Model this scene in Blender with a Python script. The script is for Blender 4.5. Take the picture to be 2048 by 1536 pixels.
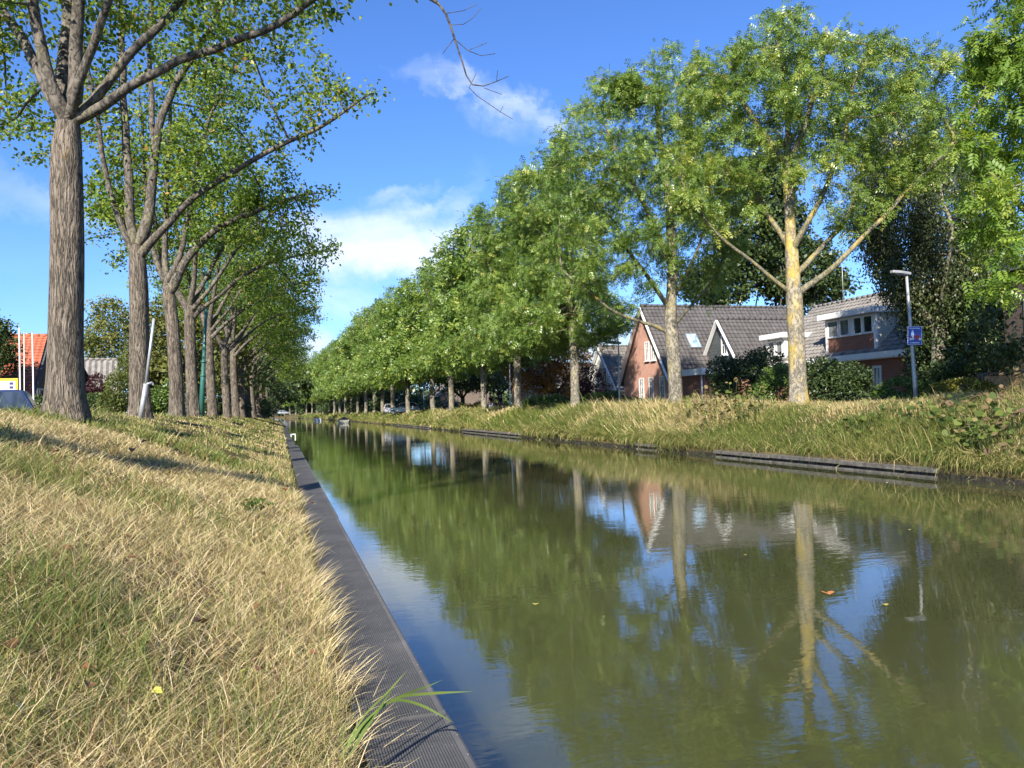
import bpy, math, random
import numpy as np
from mathutils import Vector, Matrix
R = math.radians
rng = np.random.default_rng(7)
random.seed(7)
sc = bpy.context.scene
col = sc.collection
for o in list(bpy.data.objects):
    bpy.data.objects.remove(o)

# ------------------------------------------------------------------ camera
F = 1539.0                      # focal length in pixels of the 2048 px wide photograph
CAM = np.array([0.0, 0.0, 1.65])
YAW, PITCH, ROLL = R(16.8), R(1.75), 0.028
fw0 = np.array([math.sin(YAW), math.cos(YAW), 0.0])
rt0 = np.array([math.cos(YAW), -math.sin(YAW), 0.0])
FW = fw0 * math.cos(PITCH) + np.array([0, 0, math.sin(PITCH)])
UP0 = np.array([0, 0, math.cos(PITCH)]) - fw0 * math.sin(PITCH)
RT = rt0 * math.cos(ROLL) - UP0 * math.sin(ROLL)
UP = UP0 * math.cos(ROLL) + rt0 * math.sin(ROLL)
cam_d = bpy.data.cameras.new('camera')
cam = bpy.data.objects.new('camera', cam_d); col.objects.link(cam)
cam.matrix_world = Matrix([[RT[0], UP[0], -FW[0], CAM[0]], [RT[1], UP[1], -FW[1], CAM[1]],
                           [RT[2], UP[2], -FW[2], CAM[2]], [0, 0, 0, 1]])
cam_d.sensor_width = 36.0
cam_d.lens = 36.0 * F / 2048
cam_d.clip_start = 0.05; cam_d.clip_end = 6000
sc.camera = cam

def ray(px, py):
    return FW + RT * ((px - 1024) / F) - UP * ((py - 768) / F)
def P(px, py, d):               # point of the place seen at (px, py), d metres ahead
    return CAM + ray(px, py) * d
def G(px, py, z):               # point of a level plane
    r = ray(px, py)
    return CAM + r * ((z - CAM[2]) / r[2])

# ------------------------------------------------------------------ sun, sky, exposure
SUN_AZ = math.atan2(-0.53, -0.848)            # compass of the sun: behind the camera, to the left
SUN_EL = R(33)
sunv = np.array([-0.53 * math.cos(SUN_EL), -0.848 * math.cos(SUN_EL), math.sin(SUN_EL)])
sl = bpy.data.lights.new('sun', 'SUN'); sl.energy = 4.8; sl.angle = R(0.5); sl.color = (1.0, 0.93, 0.82)
so = bpy.data.objects.new('sun', sl); col.objects.link(so)
so.rotation_euler = Vector(sunv).to_track_quat('Z', 'Y').to_euler()
so.location = (-40, -60, 60)

w = bpy.data.worlds.new('World'); sc.world = w; w.use_nodes = True
nt = w.node_tree; nt.nodes.clear()
def nd(t, typ, **kw):
    n = t.nodes.new(typ)
    for k, v in kw.items():
        if k.startswith('i_'):
            k = k[2:]; k = int(k) if k.isdigit() else k.replace('_', ' ')
            if hasattr(v, 'is_output'): t.links.new(v, n.inputs[k])
            else: n.inputs[k].default_value = v
        else: setattr(n, k, v)
    return n
def mth(t, op, a, b=0.0, c=None, clamp=False):
    n = t.nodes.new('ShaderNodeMath'); n.operation = op; n.use_clamp = clamp
    for i, v in enumerate((a, b, c)):
        if v is None: continue
        if hasattr(v, 'is_output'): t.links.new(v, n.inputs[i])
        else: n.inputs[i].default_value = v
    return n.outputs[0]
def vmath(t, op, a, b):
    n = t.nodes.new('ShaderNodeVectorMath'); n.operation = op
    for i, v in enumerate((a, b)):
        if hasattr(v, 'is_output'): t.links.new(v, n.inputs[i])
        else: n.inputs[i].default_value = v
    return n
sky = nd(nt, 'ShaderNodeTexSky', sky_type='NISHITA', sun_disc=False, sun_elevation=SUN_EL,
         sun_rotation=math.atan2(-0.53, -0.848) % (2 * math.pi), altitude=0, air_density=1.0, dust_density=0.3, ozone_density=2.5)
tc = nd(nt, 'ShaderNodeTexCoord')
dirv = tc.outputs['Generated']
nz = nd(nt, 'ShaderNodeTexNoise', i_Vector=dirv, i_Scale=5.0, i_Detail=7.0, i_Roughness=0.66)
wob = vmath(nt, 'SUBTRACT', nz.outputs['Color'], (0.5, 0.5, 0.5)).outputs[0]
wob = vmath(nt, 'MULTIPLY', wob, (0.26, 0.26, 0.16)).outputs[0]
dw = vmath(nt, 'ADD', dirv, wob).outputs[0]
def cloud(px, py, rx, ry, ang, gain):
    c = ray(px, py); c = c / np.linalg.norm(c)
    e1 = RT * math.cos(ang) - UP * math.sin(ang); e2 = UP * math.cos(ang) + RT * math.sin(ang)
    e1 = e1 - c * (e1 @ c); e1 /= np.linalg.norm(e1); e2 = e2 - c * (e2 @ c); e2 /= np.linalg.norm(e2)
    off = vmath(nt, 'SUBTRACT', dw, tuple(c)).outputs[0]
    u = mth(nt, 'MULTIPLY', vmath(nt, 'DOT_PRODUCT', off, tuple(e1)).outputs['Value'], F / rx)
    v = mth(nt, 'MULTIPLY', vmath(nt, 'DOT_PRODUCT', off, tuple(e2)).outputs['Value'], F / ry)
    r2 = mth(nt, 'ADD', mth(nt, 'MULTIPLY', u, u), mth(nt, 'MULTIPLY', v, v))
    front = mth(nt, 'GREATER_THAN', vmath(nt, 'DOT_PRODUCT', dirv, tuple(c)).outputs['Value'], 0.2)
    m = mth(nt, 'MULTIPLY', mth(nt, 'SUBTRACT', 1.0, r2, clamp=True), gain)
    return mth(nt, 'MULTIPLY', m, front)
CL = [(745, 485, 220, 95, -0.05, 1.4), (860, 520, 130, 60, 0.1, 0.7), (905, 178, 90, 38, 0.3, 0.62), (1015, 218, 115, 38, 0.5, 0.68),
      (1060, 272, 110, 50, 0.1, 0.7), (785, 378, 90, 26, -0.05, 0.75), (850, 412, 60, 22, 0.1, 0.6), (925, 420, 36, 90, 0.25, 0.5),
      (100, 405, 150, 42, 0.35, 0.6), (630, 725, 90, 60, -0.3, 1.1), (1225, 660, 130, 75, -0.2, 1.1), (690, 610, 190, 50, 0, 0.6),
      (-600, 300, 300, 120, 0.2, 1.0), (2700, 350, 400, 150, -0.2, 1.0)]
acc = None
for c in CL:
    m = cloud(*c); acc = m if acc is None else mth(nt, 'ADD', acc, m)
sep = nd(nt, 'ShaderNodeSeparateXYZ', i_Vector=dirv)
hz = mth(nt, 'MULTIPLY', mth(nt, 'SUBTRACT', 0.30, mth(nt, 'ABSOLUTE', sep.outputs['Z']), clamp=True), 1.9)
nz2 = nd(nt, 'ShaderNodeTexNoise', i_Vector=vmath(nt, 'MULTIPLY', dirv, (5.0, 5.0, 17.0)).outputs[0], i_Scale=1.0, i_Detail=6.0, i_Roughness=0.6, i_Distortion=0.6)
fine = nd(nt, 'ShaderNodeMapRange', i_Value=nz2.outputs['Fac'], i_1=0.30, i_2=0.72)
dens = mth(nt, 'ADD', mth(nt, 'MULTIPLY', acc, mth(nt, 'ADD', mth(nt, 'MULTIPLY', fine.outputs[0], 0.75), 0.42)),
           mth(nt, 'MULTIPLY', hz, mth(nt, 'ADD', fine.outputs[0], 0.25)))
dens = nd(nt, 'ShaderNodeMapRange', interpolation_type='SMOOTHSTEP', i_Value=dens, i_1=0.0, i_2=1.7).outputs[0]
tint = nd(nt, 'ShaderNodeMix', data_type='RGBA', blend_type='MULTIPLY', i_0=1.0, i_6=sky.outputs[0], i_7=(0.60, 0.90, 1.42, 1))
mixc = nd(nt, 'ShaderNodeMix', data_type='RGBA', i_0=mth(nt, 'MULTIPLY', dens, 0.88), i_6=tint.outputs[2], i_7=(6.6, 7.3, 8.2, 1))
bg = nd(nt, 'ShaderNodeBackground', i_Color=mixc.outputs[2], i_Strength=0.077)
nt.links.new(bg.outputs[0], nd(nt, 'ShaderNodeOutputWorld').inputs[0])
sc.view_settings.view_transform = 'Standard'; sc.view_settings.look = 'None'
sc.view_settings.exposure = 1.1; sc.view_settings.gamma = 1.0; sc.view_settings.use_curve_mapping = False
sc.render.engine = 'CYCLES'
sc.cycles.use_denoising = True
sc.cycles.max_bounces = 7; sc.cycles.transparent_max_bounces = 4
sc.cycles.caustics_reflective = False; sc.cycles.caustics_refractive = False
try: sc.cycles.sample_clamp_indirect = 6.0
except Exception: pass

# ------------------------------------------------------------------ small helpers
def tag(o, label=None, cat=None, group=None, kind=None):
    if label: o['label'] = label
    if cat: o['category'] = cat
    if group: o['group'] = group
    if kind: o['kind'] = kind
    return o
def thing(name, loc=(0, 0, 0), rz=0.0, label=None, cat=None, group=None):
    o = bpy.data.objects.new(name, None); col.objects.link(o)
    o.location = loc; o.rotation_euler = (0, 0, rz); o.empty_display_size = 0.3
    return tag(o, label, cat, group)
def np_mesh(name, verts, face_sizes, loops, mats, parent=None, attrs=None, midx=None, smooth=False):
    me = bpy.data.meshes.new(name)
    verts = np.asarray(verts, dtype=np.float32).reshape(-1, 3); loops = np.asarray(loops, dtype=np.int32).ravel()
    fs = np.asarray(face_sizes, dtype=np.int32)
    me.vertices.add(len(verts)); me.vertices.foreach_set('co', verts.ravel())
    me.loops.add(len(loops)); me.loops.foreach_set('vertex_index', loops)
    me.polygons.add(len(fs)); st = np.zeros(len(fs), np.int32); st[1:] = np.cumsum(fs)[:-1]
    me.polygons.foreach_set('loop_start', st)
    if midx is not None: me.polygons.foreach_set('material_index', np.asarray(midx, np.int32))
    if smooth: me.polygons.foreach_set('use_smooth', np.ones(len(fs), bool))
    for k, v in (attrs or {}).items():
        v = np.asarray(v, dtype=np.float32)
        if v.ndim == 1:
            a = me.attributes.new(k, 'FLOAT', 'POINT'); a.data.foreach_set('value', v)
        else:
            a = me.attributes.new(k, 'FLOAT_COLOR', 'POINT'); a.data.foreach_set('color', np.c_[v, np.ones(len(v))].astype(np.float32).ravel())
    for m in (mats if isinstance(mats, (list, tuple)) else [mats]): me.materials.append(m)
    me.update(calc_edges=True); me.validate()
    o = bpy.data.objects.new(name, me); col.objects.link(o)
    if parent is not None: o.parent = parent
    return o
class MB:
    """collects shapes that become one mesh"""
    def __init__(s): s.v = []; s.f = []; s.sm = []
    def add(s, vs, fs, smooth=False):
        b = len(s.v); s.v += [tuple(map(float, v)) for v in vs]; s.f += [tuple(i + b for i in f) for f in fs]; s.sm += [smooth] * len(fs); return s
    def box(s, x0, x1, y0, y1, z0, z1):
        return s.add([(x0, y0, z0), (x1, y0, z0), (x1, y1, z0), (x0, y1, z0), (x0, y0, z1), (x1, y0, z1), (x1, y1, z1), (x0, y1, z1)],
                     [(0, 3, 2, 1), (4, 5, 6, 7), (0, 1, 5, 4), (1, 2, 6, 5), (2, 3, 7, 6), (3, 0, 4, 7)])
    def prism(s, pts, ext):      # polygon (3-D points) pushed along ext
        n = len(pts); p = [np.array(q, float) for q in pts]; e = np.array(ext, float)
        return s.add(p + [q + e for q in p], [tuple(range(n))[::-1], tuple(range(n, 2 * n))] + [(i, (i + 1) % n, n + (i + 1) % n, n + i) for i in range(n)])
    def beam(s, a, b, wx, wz, up=(0, 0, 1)):
        a = np.array(a, float); b = np.array(b, float); d = b - a; d /= np.linalg.norm(d)
        u = np.cross(d, up)
        if np.linalg.norm(u) < 1e-6: u = np.array([1.0, 0, 0])
        u /= np.linalg.norm(u); v = np.cross(u, d); u *= wx / 2; v *= wz / 2
        return s.prism([a - u - v, a + u - v, a + u + v, a - u + v], b - a)
    def tube(s, pts, radii, n=8, cap=True):
        pts = np.array(pts, float); radii = np.broadcast_to(np.asarray(radii, float), (len(pts),))
        v, f = tube_np(pts, radii, n)
        s.add(v, f, True)
        if cap:
            b = len(s.v) - len(v)
            s.f.append(tuple(range(b, b + n))[::-1]); s.f.append(tuple(range(len(s.v) - n, len(s.v)))); s.sm += [False, False]
        return s
    def lathe(s, prof, n=16, c=(0, 0, 0)):
        pts = [(c[0], c[1], c[2] + z) for r, z in prof]
        v = []; f = []
        for (r, z), q in zip(prof, pts):
            for i in range(n):
                a = 2 * math.pi * i / n; v.append((q[0] + r * math.cos(a), q[1] + r * math.sin(a), q[2]))
        for k in range(len(prof) - 1):
            for i in range(n):
                j = (i + 1) % n; f.append((k * n + i, k * n + j, (k + 1) * n + j, (k + 1) * n + i))
        f.append(tuple(range(n))[::-1]); f.append(tuple(range((len(prof) - 1) * n, len(prof) * n)))
        return s.add(v, f, True)
    def build(s, name, m, parent=None, bevel=0.0):
        me = bpy.data.meshes.new(name); me.from_pydata(s.v, [], s.f)
        me.polygons.foreach_set('use_smooth', s.sm); me.materials.append(m); me.update()
        o = bpy.data.objects.new(name, me); col.objects.link(o)
        if parent is not None: o.parent = parent
        if bevel:
            b = o.modifiers.new('bevel', 'BEVEL'); b.width = bevel; b.segments = 2; b.limit_method = 'ANGLE'; b.angle_limit = R(40)
        return o
def tube_np(p, r, n):
    m = len(p); t = np.zeros_like(p); t[1:-1] = p[2:] - p[:-2]; t[0] = p[1] - p[0]; t[-1] = p[-1] - p[-2]
    t /= np.linalg.norm(t, axis=1)[:, None] + 1e-12
    a = np.array([1.0, 0, 0]) if abs(t[0][0]) < 0.8 else np.array([0, 1.0, 0])
    u = np.cross(t[0], a); u /= np.linalg.norm(u); us = []
    for k in range(m):
        u = u - t[k] * (u @ t[k]); u /= np.linalg.norm(u) + 1e-12; us.append(u)
    us = np.array(us); vs = np.cross(t, us)
    an = np.arange(n) * 2 * math.pi / n
    ring = us[:, None, :] * np.cos(an)[None, :, None] + vs[:, None, :] * np.sin(an)[None, :, None]
    v = (p[:, None, :] + ring * r[:, None, None]).reshape(-1, 3)
    f = [(k * n + i, k * n + (i + 1) % n, (k + 1) * n + (i + 1) % n, (k + 1) * n + i) for k in range(m - 1) for i in range(n)]
    return v, f

# ------------------------------------------------------------------ materials
def mat(name):
    m = bpy.data.materials.new(name); m.use_nodes = True; t = m.node_tree
    return m, t, t.nodes['Principled BSDF']
def ramp(t, fac, stops):
    n = t.nodes.new('ShaderNodeValToRGB'); t.links.new(fac, n.inputs[0]); e = n.color_ramp.elements
    while len(e) < len(stops): e.new(0.5)
    for el, (p, c) in zip(e, stops): el.position = p; el.color = (*c, 1)
    return n.outputs[0]
def bump(t, b, h, strength=0.5, dist=0.02):
    n = nd(t, 'ShaderNodeBump', i_Strength=strength, i_Distance=dist, i_Height=h); t.links.new(n.outputs[0], b.inputs['Normal']); return n
def mapped(t, scale, coord='Object'):
    c = nd(t, 'ShaderNodeTexCoord'); return nd(t, 'ShaderNodeMapping', i_Vector=c.outputs[coord], i_Scale=scale).outputs[0]
def plain(name, c, rough=0.6, metal=0.0, var=0.12, scale=6.0, bmp=0.0, spec=0.5):
    m, t, b = mat(name)
    n = nd(t, 'ShaderNodeTexNoise', i_Vector=mapped(t, (scale,) * 3), i_Scale=1.0, i_Detail=5.0, i_Roughness=0.65)
    lo = tuple(x * (1 - var) for x in c); hi = tuple(min(1, x * (1 + var)) for x in c)
    t.links.new(ramp(t, n.outputs['Fac'], [(0.3, lo), (0.7, hi)]), b.inputs['Base Color'])
    b.inputs['Roughness'].default_value = rough; b.inputs['Metallic'].default_value = metal
    b.inputs['Specular IOR Level'].default_value = spec
    if bmp: bump(t, b, n.outputs['Fac'], 0.6, bmp)
    return m
def leafmat(name, stops, trans=0.35, rough=0.45, spec=0.35):
    m, t, b = mat(name)
    a = nd(t, 'ShaderNodeAttribute', attribute_name='tint')
    c = ramp(t, a.outputs['Fac'], stops)
    t.links.new(c, b.inputs['Base Color']); b.inputs['Roughness'].default_value = rough; b.inputs['Specular IOR Level'].default_value = spec
    tr = nd(t, 'ShaderNodeBsdfTranslucent')
    br = nd(t, 'ShaderNodeMix', data_type='RGBA', blend_type='MULTIPLY', i_0=1.0, i_6=c, i_7=(1.5, 1.5, 0.7, 1))
    t.links.new(br.outputs[2], tr.inputs['Color'])
    mx = nd(t, 'ShaderNodeMixShader', i_0=trans); t.links.new(b.outputs[0], mx.inputs[1]); t.links.new(tr.outputs[0], mx.inputs[2])
    t.links.new(mx.outputs[0], t.nodes['Material Output'].inputs[0])
    return m
def barkmat(name, dark, light, sxy, sz, dist, lichen=None, lich=0.5, lich_lo=0.45):
    m, t, b = mat(name)
    v = mapped(t, (sxy, sxy, sz))
    wn = nd(t, 'ShaderNodeTexNoise', i_Vector=mapped(t, (sxy * 0.35, sxy * 0.35, sz * 1.3)), i_Scale=1.0, i_Detail=3.0)
    vw = vmath(t, 'ADD', v, vmath(t, 'MULTIPLY', wn.outputs['Color'], (2.6, 2.6, 0.4)).outputs[0]).outputs[0]
    r1 = nd(t, 'ShaderNodeTexNoise', i_Vector=vw, i_Scale=1.0, i_Detail=2.0, i_Roughness=0.5)
    ridge = mth(t, 'MULTIPLY', mth(t, 'ABSOLUTE', mth(t, 'SUBTRACT', r1.outputs['Fac'], 0.5)), 4.2, clamp=True)
    n = nd(t, 'ShaderNodeTexNoise', i_Vector=v, i_Scale=2.6, i_Detail=6.0, i_Roughness=0.7)
    hgt = mth(t, 'ADD', mth(t, 'MULTIPLY', ridge, 0.62), mth(t, 'MULTIPLY', n.outputs['Fac'], 0.42))
    c = ramp(t, hgt, [(0.20, dark), (0.42, tuple((a * 0.35 + bb * 0.65) for a, bb in zip(dark, light))), (0.75, light)])
    big = nd(t, 'ShaderNodeTexNoise', i_Vector=mapped(t, (2.2, 2.2, 1.1)), i_Scale=1.0, i_Detail=5.0, i_Roughness=0.65)
    c2 = nd(t, 'ShaderNodeMix', data_type='RGBA', blend_type='MULTIPLY', i_0=0.55, i_6=c,
            i_7=ramp(t, big.outputs['Fac'], [(0.3, (0.55, 0.55, 0.55)), (0.7, (1.15, 1.12, 1.08))])).outputs[2]
    if lichen:
        f = mth(t, 'MULTIPLY', nd(t, 'ShaderNodeMapRange', i_Value=big.outputs['Fac'], i_1=lich_lo, i_2=lich_lo + 0.18).outputs[0], lich)
        c2 = nd(t, 'ShaderNodeMix', data_type='RGBA', i_0=f, i_6=c2, i_7=(*lichen, 1)).outputs[2]
    t.links.new(c2, b.inputs['Base Color']); b.inputs['Roughness'].default_value = 0.9; b.inputs['Specular IOR Level'].default_value = 0.15
    bump(t, b, hgt, 0.9, dist)
    return m
def brickmat(name, c1, c2, mortar, bw=0.21, bh=0.065, bmp=0.006):
    m, t, b = mat(name)
    g = nd(t, 'ShaderNodeTexCoord'); s = nd(t, 'ShaderNodeSeparateXYZ', i_Vector=g.outputs['Object'])
    v = nd(t, 'ShaderNodeCombineXYZ', i_X=mth(t, 'ADD', s.outputs['X'], s.outputs['Y']), i_Y=s.outputs['Z'])
    br = nd(t, 'ShaderNodeTexBrick', i_Vector=v.outputs[0], i_Color1=(*c1, 1), i_Color2=(*c2, 1), i_Mortar=(*mortar, 1), i_Scale=1.0,
            i_Mortar_Size=0.007, i_Brick_Width=bw, i_Row_Height=bh)
    n = nd(t, 'ShaderNodeTexNoise', i_Vector=g.outputs['Object'], i_Scale=1.3, i_Detail=6.0)
    c = nd(t, 'ShaderNodeMix', data_type='RGBA', blend_type='MULTIPLY', i_0=0.6, i_6=br.outputs['Color'],
           i_7=ramp(t, n.outputs['Fac'], [(0.3, (0.7, 0.7, 0.7)), (0.7, (1.1, 1.1, 1.1))]))
    t.links.new(c.outputs[2], b.inputs['Base Color']); b.inputs['Roughness'].default_value = 0.85
    bump(t, b, mth(t, 'SUBTRACT', 1.0, br.outputs['Fac']), 0.5, bmp)
    return m
def tilemat(name, c, var=0.3, spots=(0.45, 0.42, 0.36), rough=0.75):
    m, t, b = mat(name)
    o = nd(t, 'ShaderNodeTexCoord').outputs['Object']
    v = nd(t, 'ShaderNodeTexVoronoi', i_Vector=o, i_Scale=3.3)
    n = nd(t, 'ShaderNodeTexNoise', i_Vector=o, i_Scale=0.9, i_Detail=7.0, i_Roughness=0.7)
    n2 = nd(t, 'ShaderNodeTexNoise', i_Vector=o, i_Scale=7.0, i_Detail=4.0, i_Roughness=0.7)
    f = mth(t, 'ADD', mth(t, 'MULTIPLY', v.outputs['Color'], 0.45), mth(t, 'MULTIPLY', n.outputs['Fac'], 0.55))
    c1 = ramp(t, f, [(0.2, tuple(x * (1 - var) for x in c)), (0.75, tuple(x * (1 + var) for x in c))])
    c2 = nd(t, 'ShaderNodeMix', data_type='RGBA', i_0=mth(t, 'MULTIPLY', nd(t, 'ShaderNodeMapRange', i_Value=n2.outputs['Fac'], i_1=0.6, i_2=0.72).outputs[0], 0.5),
            i_6=c1, i_7=(*spots, 1)).outputs[2]
    t.links.new(c2, b.inputs['Base Color']); b.inputs['Roughness'].default_value = rough; b.inputs['Specular IOR Level'].default_value = 0.3
    bump(t, b, n2.outputs['Fac'], 0.3, 0.01)
    return m
def glass(name, c=(0.03, 0.04, 0.05), rough=0.04):
    m, t, b = mat(name)
    n = nd(t, 'ShaderNodeTexNoise', i_Vector=mapped(t, (2.5, 2.5, 1.2)), i_Scale=1.0, i_Detail=2.0)
    t.links.new(ramp(t, n.outputs['Fac'], [(0.35, tuple(x * 0.5 for x in c)), (0.65, tuple(x * 1.6 for x in c))]), b.inputs['Base Color'])
    b.inputs['Roughness'].default_value = rough; b.inputs['IOR'].default_value = 1.5; b.inputs['Specular IOR Level'].default_value = 0.8
    return m
M = {}
M['bark'] = barkmat('furrowed_bark', (0.036, 0.031, 0.025), (0.275, 0.228, 0.178), 24, 2.0, 0.035, (0.42, 0.25, 0.05), 0.55, 0.62)
M['bark_smooth'] = barkmat('limb_bark', (0.045, 0.040, 0.033), (0.20, 0.175, 0.145), 10, 3.5, 0.012, (0.28, 0.26, 0.10), 0.35, 0.55)
M['ash_bark'] = barkmat('ash_bark', (0.12, 0.105, 0.08), (0.40, 0.36, 0.28), 9, 3.5, 0.012, (0.50, 0.36, 0.05), 0.72, 0.47)
M['ash_limb'] = barkmat('ash_limb_bark', (0.085, 0.08, 0.055), (0.27, 0.245, 0.17), 9, 4, 0.01, (0.40, 0.29, 0.05), 0.6, 0.50)
M['ash_plain'] = barkmat('grey_ash_bark', (0.09, 0.08, 0.06), (0.34, 0.31, 0.25), 9, 3.5, 0.012, (0.36, 0.30, 0.12), 0.5, 0.5)
M['dark_bark'] = barkmat('dark_bark', (0.03, 0.026, 0.02), (0.16, 0.14, 0.115), 9, 3.0, 0.015)
M['leaf_left'] = leafmat('row_tree_leaves', [(0.0, (0.055, 0.103, 0.017)), (0.45, (0.155, 0.239, 0.038)), (0.80, (0.310, 0.365, 0.059)), (0.97, (0.492, 0.394, 0.074)), (1.0, (0.474, 0.230, 0.064))], 0.42)
M['leaf_ash'] = leafmat('ash_leaves', [(0.0, (0.058, 0.112, 0.026)), (0.5, (0.144, 0.227, 0.042)), (0.85, (0.269, 0.355, 0.073)), (1.0, (0.459, 0.451, 0.106))], 0.32, 0.36, 0.5)
M['leaf_bright'] = leafmat('fresh_ash_leaves', [(0.0, (0.082, 0.157, 0.022)), (0.6, (0.180, 0.282, 0.041)), (1.0, (0.360, 0.425, 0.077))], 0.4, 0.4, 0.45)
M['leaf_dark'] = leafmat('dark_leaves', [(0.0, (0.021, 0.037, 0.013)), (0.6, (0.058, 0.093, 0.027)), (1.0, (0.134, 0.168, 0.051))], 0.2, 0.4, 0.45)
M['leaf_birch'] = leafmat('birch_leaves', [(0.0, (0.032, 0.048, 0.020)), (0.6, (0.084, 0.112, 0.040)), (1.0, (0.240, 0.220, 0.090))], 0.2, 0.38, 0.5)
M['leaf_rust'] = leafmat('rusty_leaves', [(0.0, (0.109, 0.055, 0.022)), (0.5, (0.291, 0.137, 0.036)), (0.9, (0.510, 0.273, 0.055)), (1.0, (0.182, 0.218, 0.036))], 0.25)
M['leaf_purple'] = leafmat('purple_leaves', [(0.0, (0.033, 0.013, 0.015)), (0.7, (0.094, 0.033, 0.039)), (1.0, (0.154, 0.077, 0.055))], 0.2)
M['leaf_hedge'] = leafmat('hedge_leaves', [(0.0, (0.029, 0.061, 0.013)), (0.6, (0.081, 0.139, 0.026)), (1.0, (0.179, 0.244, 0.049))], 0.2, 0.4, 0.45)
M['leaf_yellow'] = leafmat('yellow_green_leaves', [(0.0, (0.060, 0.072, 0.012)), (0.6, (0.192, 0.192, 0.036)), (1.0, (0.432, 0.360, 0.084))], 0.3)
M['leaf_pale'] = leafmat('pale_tree_leaves', [(0.0, (0.060, 0.084, 0.022)), (0.6, (0.168, 0.186, 0.048)), (1.0, (0.324, 0.300, 0.096))], 0.35)
M['weed'] = leafmat('broad_weed_leaves', [(0.0, (0.05, 0.085, 0.018)), (0.42, (0.14, 0.17, 0.035)), (0.60, (0.24, 0.185, 0.085)), (1.0, (0.15, 0.095, 0.06))], 0.3, 0.6, 0.25)
# ------------------------------------------------------------------ terrain
def bend(Y):
    Y = np.asarray(Y, float); return -4.0 * (np.clip(Y - 70, 0, None) / 150.0) ** 2
PX = [-3000, -60, -10.5, -8.6, -6.6, -5.2, -3.5, -2.2, -1.0, -0.2, 0.26, 0.30, 0.36, 12.62, 12.66, 13.1, 13.8, 14.6, 15.6, 16.6, 17.4, 18.0, 60, 3000]
PZ = [0.9, 1.0, 1.12, 1.24, 1.66, 1.79, 1.69, 1.37, 0.93, 0.63, 0.45, 0.35, -1.2, -1.2, 0.22, 0.48, 0.86, 1.22, 1.46, 1.42, 1.2, 1.12, 1.05, 0.9]
def gz(X, Y):
    X = np.asarray(X, float); Y = np.asarray(Y, float); x = X - bend(Y)
    z = np.interp(x, PX, PZ)
    f = np.interp(Y, [0, 16, 50, 120], [1.0, 1.0, 0.86, 0.78])
    z = np.where((x < 0.26), np.minimum(z, 0.45 + (z - 0.45) * f), z)
    amp = np.clip((x - 13.0) / 1.5, 0, 1) * np.clip((18 - x) / 1.5, 0, 1) * 0.12 + np.clip((0.1 - x) / 1.2, 0, 1) * np.clip((x + 9) / 2, 0, 1) * 0.05
    z = np.where((Y > 336) & (x > -1) & (x < 14), np.maximum(z, .6), z)
    return z + amp * (np.sin(X * 1.9 + Y * 0.8) * np.cos(Y * 1.27 - X * 0.6) + 0.5 * np.sin(Y * 2.9 + X * 2.1))
ys = np.concatenate([np.arange(-25, 60, 0.5), np.arange(60, 300, 3), np.array([320, 334, 338, 380, 500, 800, 1500, 3000])])
xs = np.unique(np.concatenate([PX, np.arange(-10, 0.2, 0.35), np.arange(12.8, 18.2, 0.3)]))
XX, YY = np.meshgrid(xs, ys); XXw = XX + np.where(np.abs(XX) < 500, bend(np.minimum(YY, 330)), 0)
ZZ = gz(XX + bend(YY), YY)
nx = len(xs); ny = len(ys)
idx = np.arange(nx * ny).reshape(ny, nx)
q = np.stack([idx[:-1, :-1], idx[:-1, 1:], idx[1:, 1:], idx[1:, :-1]], -1).reshape(-1, 4)
m, t, b = mat('dry_turf_soil')
n1 = nd(t, 'ShaderNodeTexNoise', i_Vector=mapped(t, (1, 1, 1)), i_Scale=0.9, i_Detail=8.0, i_Roughness=0.7)
n2 = nd(t, 'ShaderNodeTexNoise', i_Vector=mapped(t, (1, 1, 1)), i_Scale=28.0, i_Detail=4.0, i_Roughness=0.7)
ff = mth(t, 'ADD', mth(t, 'MULTIPLY', n1.outputs['Fac'], 0.6), mth(t, 'MULTIPLY', n2.outputs['Fac'], 0.4))
t.links.new(ramp(t, ff, [(0.35, (0.05, 0.045, 0.02)), (0.5, (0.11, 0.085, 0.04)), (0.65, (0.20, 0.15, 0.07))]), b.inputs['Base Color'])
b.inputs['Roughness'].default_value = 0.95; b.inputs['Specular IOR Level'].default_value = 0.1
bump(t, b, n2.outputs['Fac'], 0.8, 0.03)
M['soil'] = m
g = np_mesh('ground', np.c_[XXw.ravel(), YY.ravel(), ZZ.ravel()], np.full(len(q), 4), q, M['soil'], smooth=True)
tag(g, kind='structure')

# water
m, t, b = mat('murky_canal_water')
o = nd(t, 'ShaderNodeTexCoord').outputs['Object']
nA = nd(t, 'ShaderNodeTexNoise', i_Vector=nd(t, 'ShaderNodeMapping', i_Vector=o, i_Rotation=(0, 0, 0.35), i_Scale=(1.3, 3.2, 1)).outputs[0], i_Scale=1.5, i_Detail=3.0, i_Roughness=0.55)
nB = nd(t, 'ShaderNodeTexNoise', i_Vector=nd(t, 'ShaderNodeMapping', i_Vector=o, i_Rotation=(0, 0, 0.2), i_Scale=(4.0, 11.0, 1)).outputs[0], i_Scale=1.7, i_Detail=2.0, i_Roughness=0.5)
nC = nd(t, 'ShaderNodeTexNoise', i_Vector=nd(t, 'ShaderNodeMapping', i_Vector=o, i_Scale=(0.22, 0.35, 1)).outputs[0], i_Scale=1.0, i_Detail=2.0)
calm = nd(t, 'ShaderNodeMapRange', i_Value=nC.outputs['Fac'], i_1=0.35, i_2=0.65, i_3=0.25, i_4=1.0).outputs[0]
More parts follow.
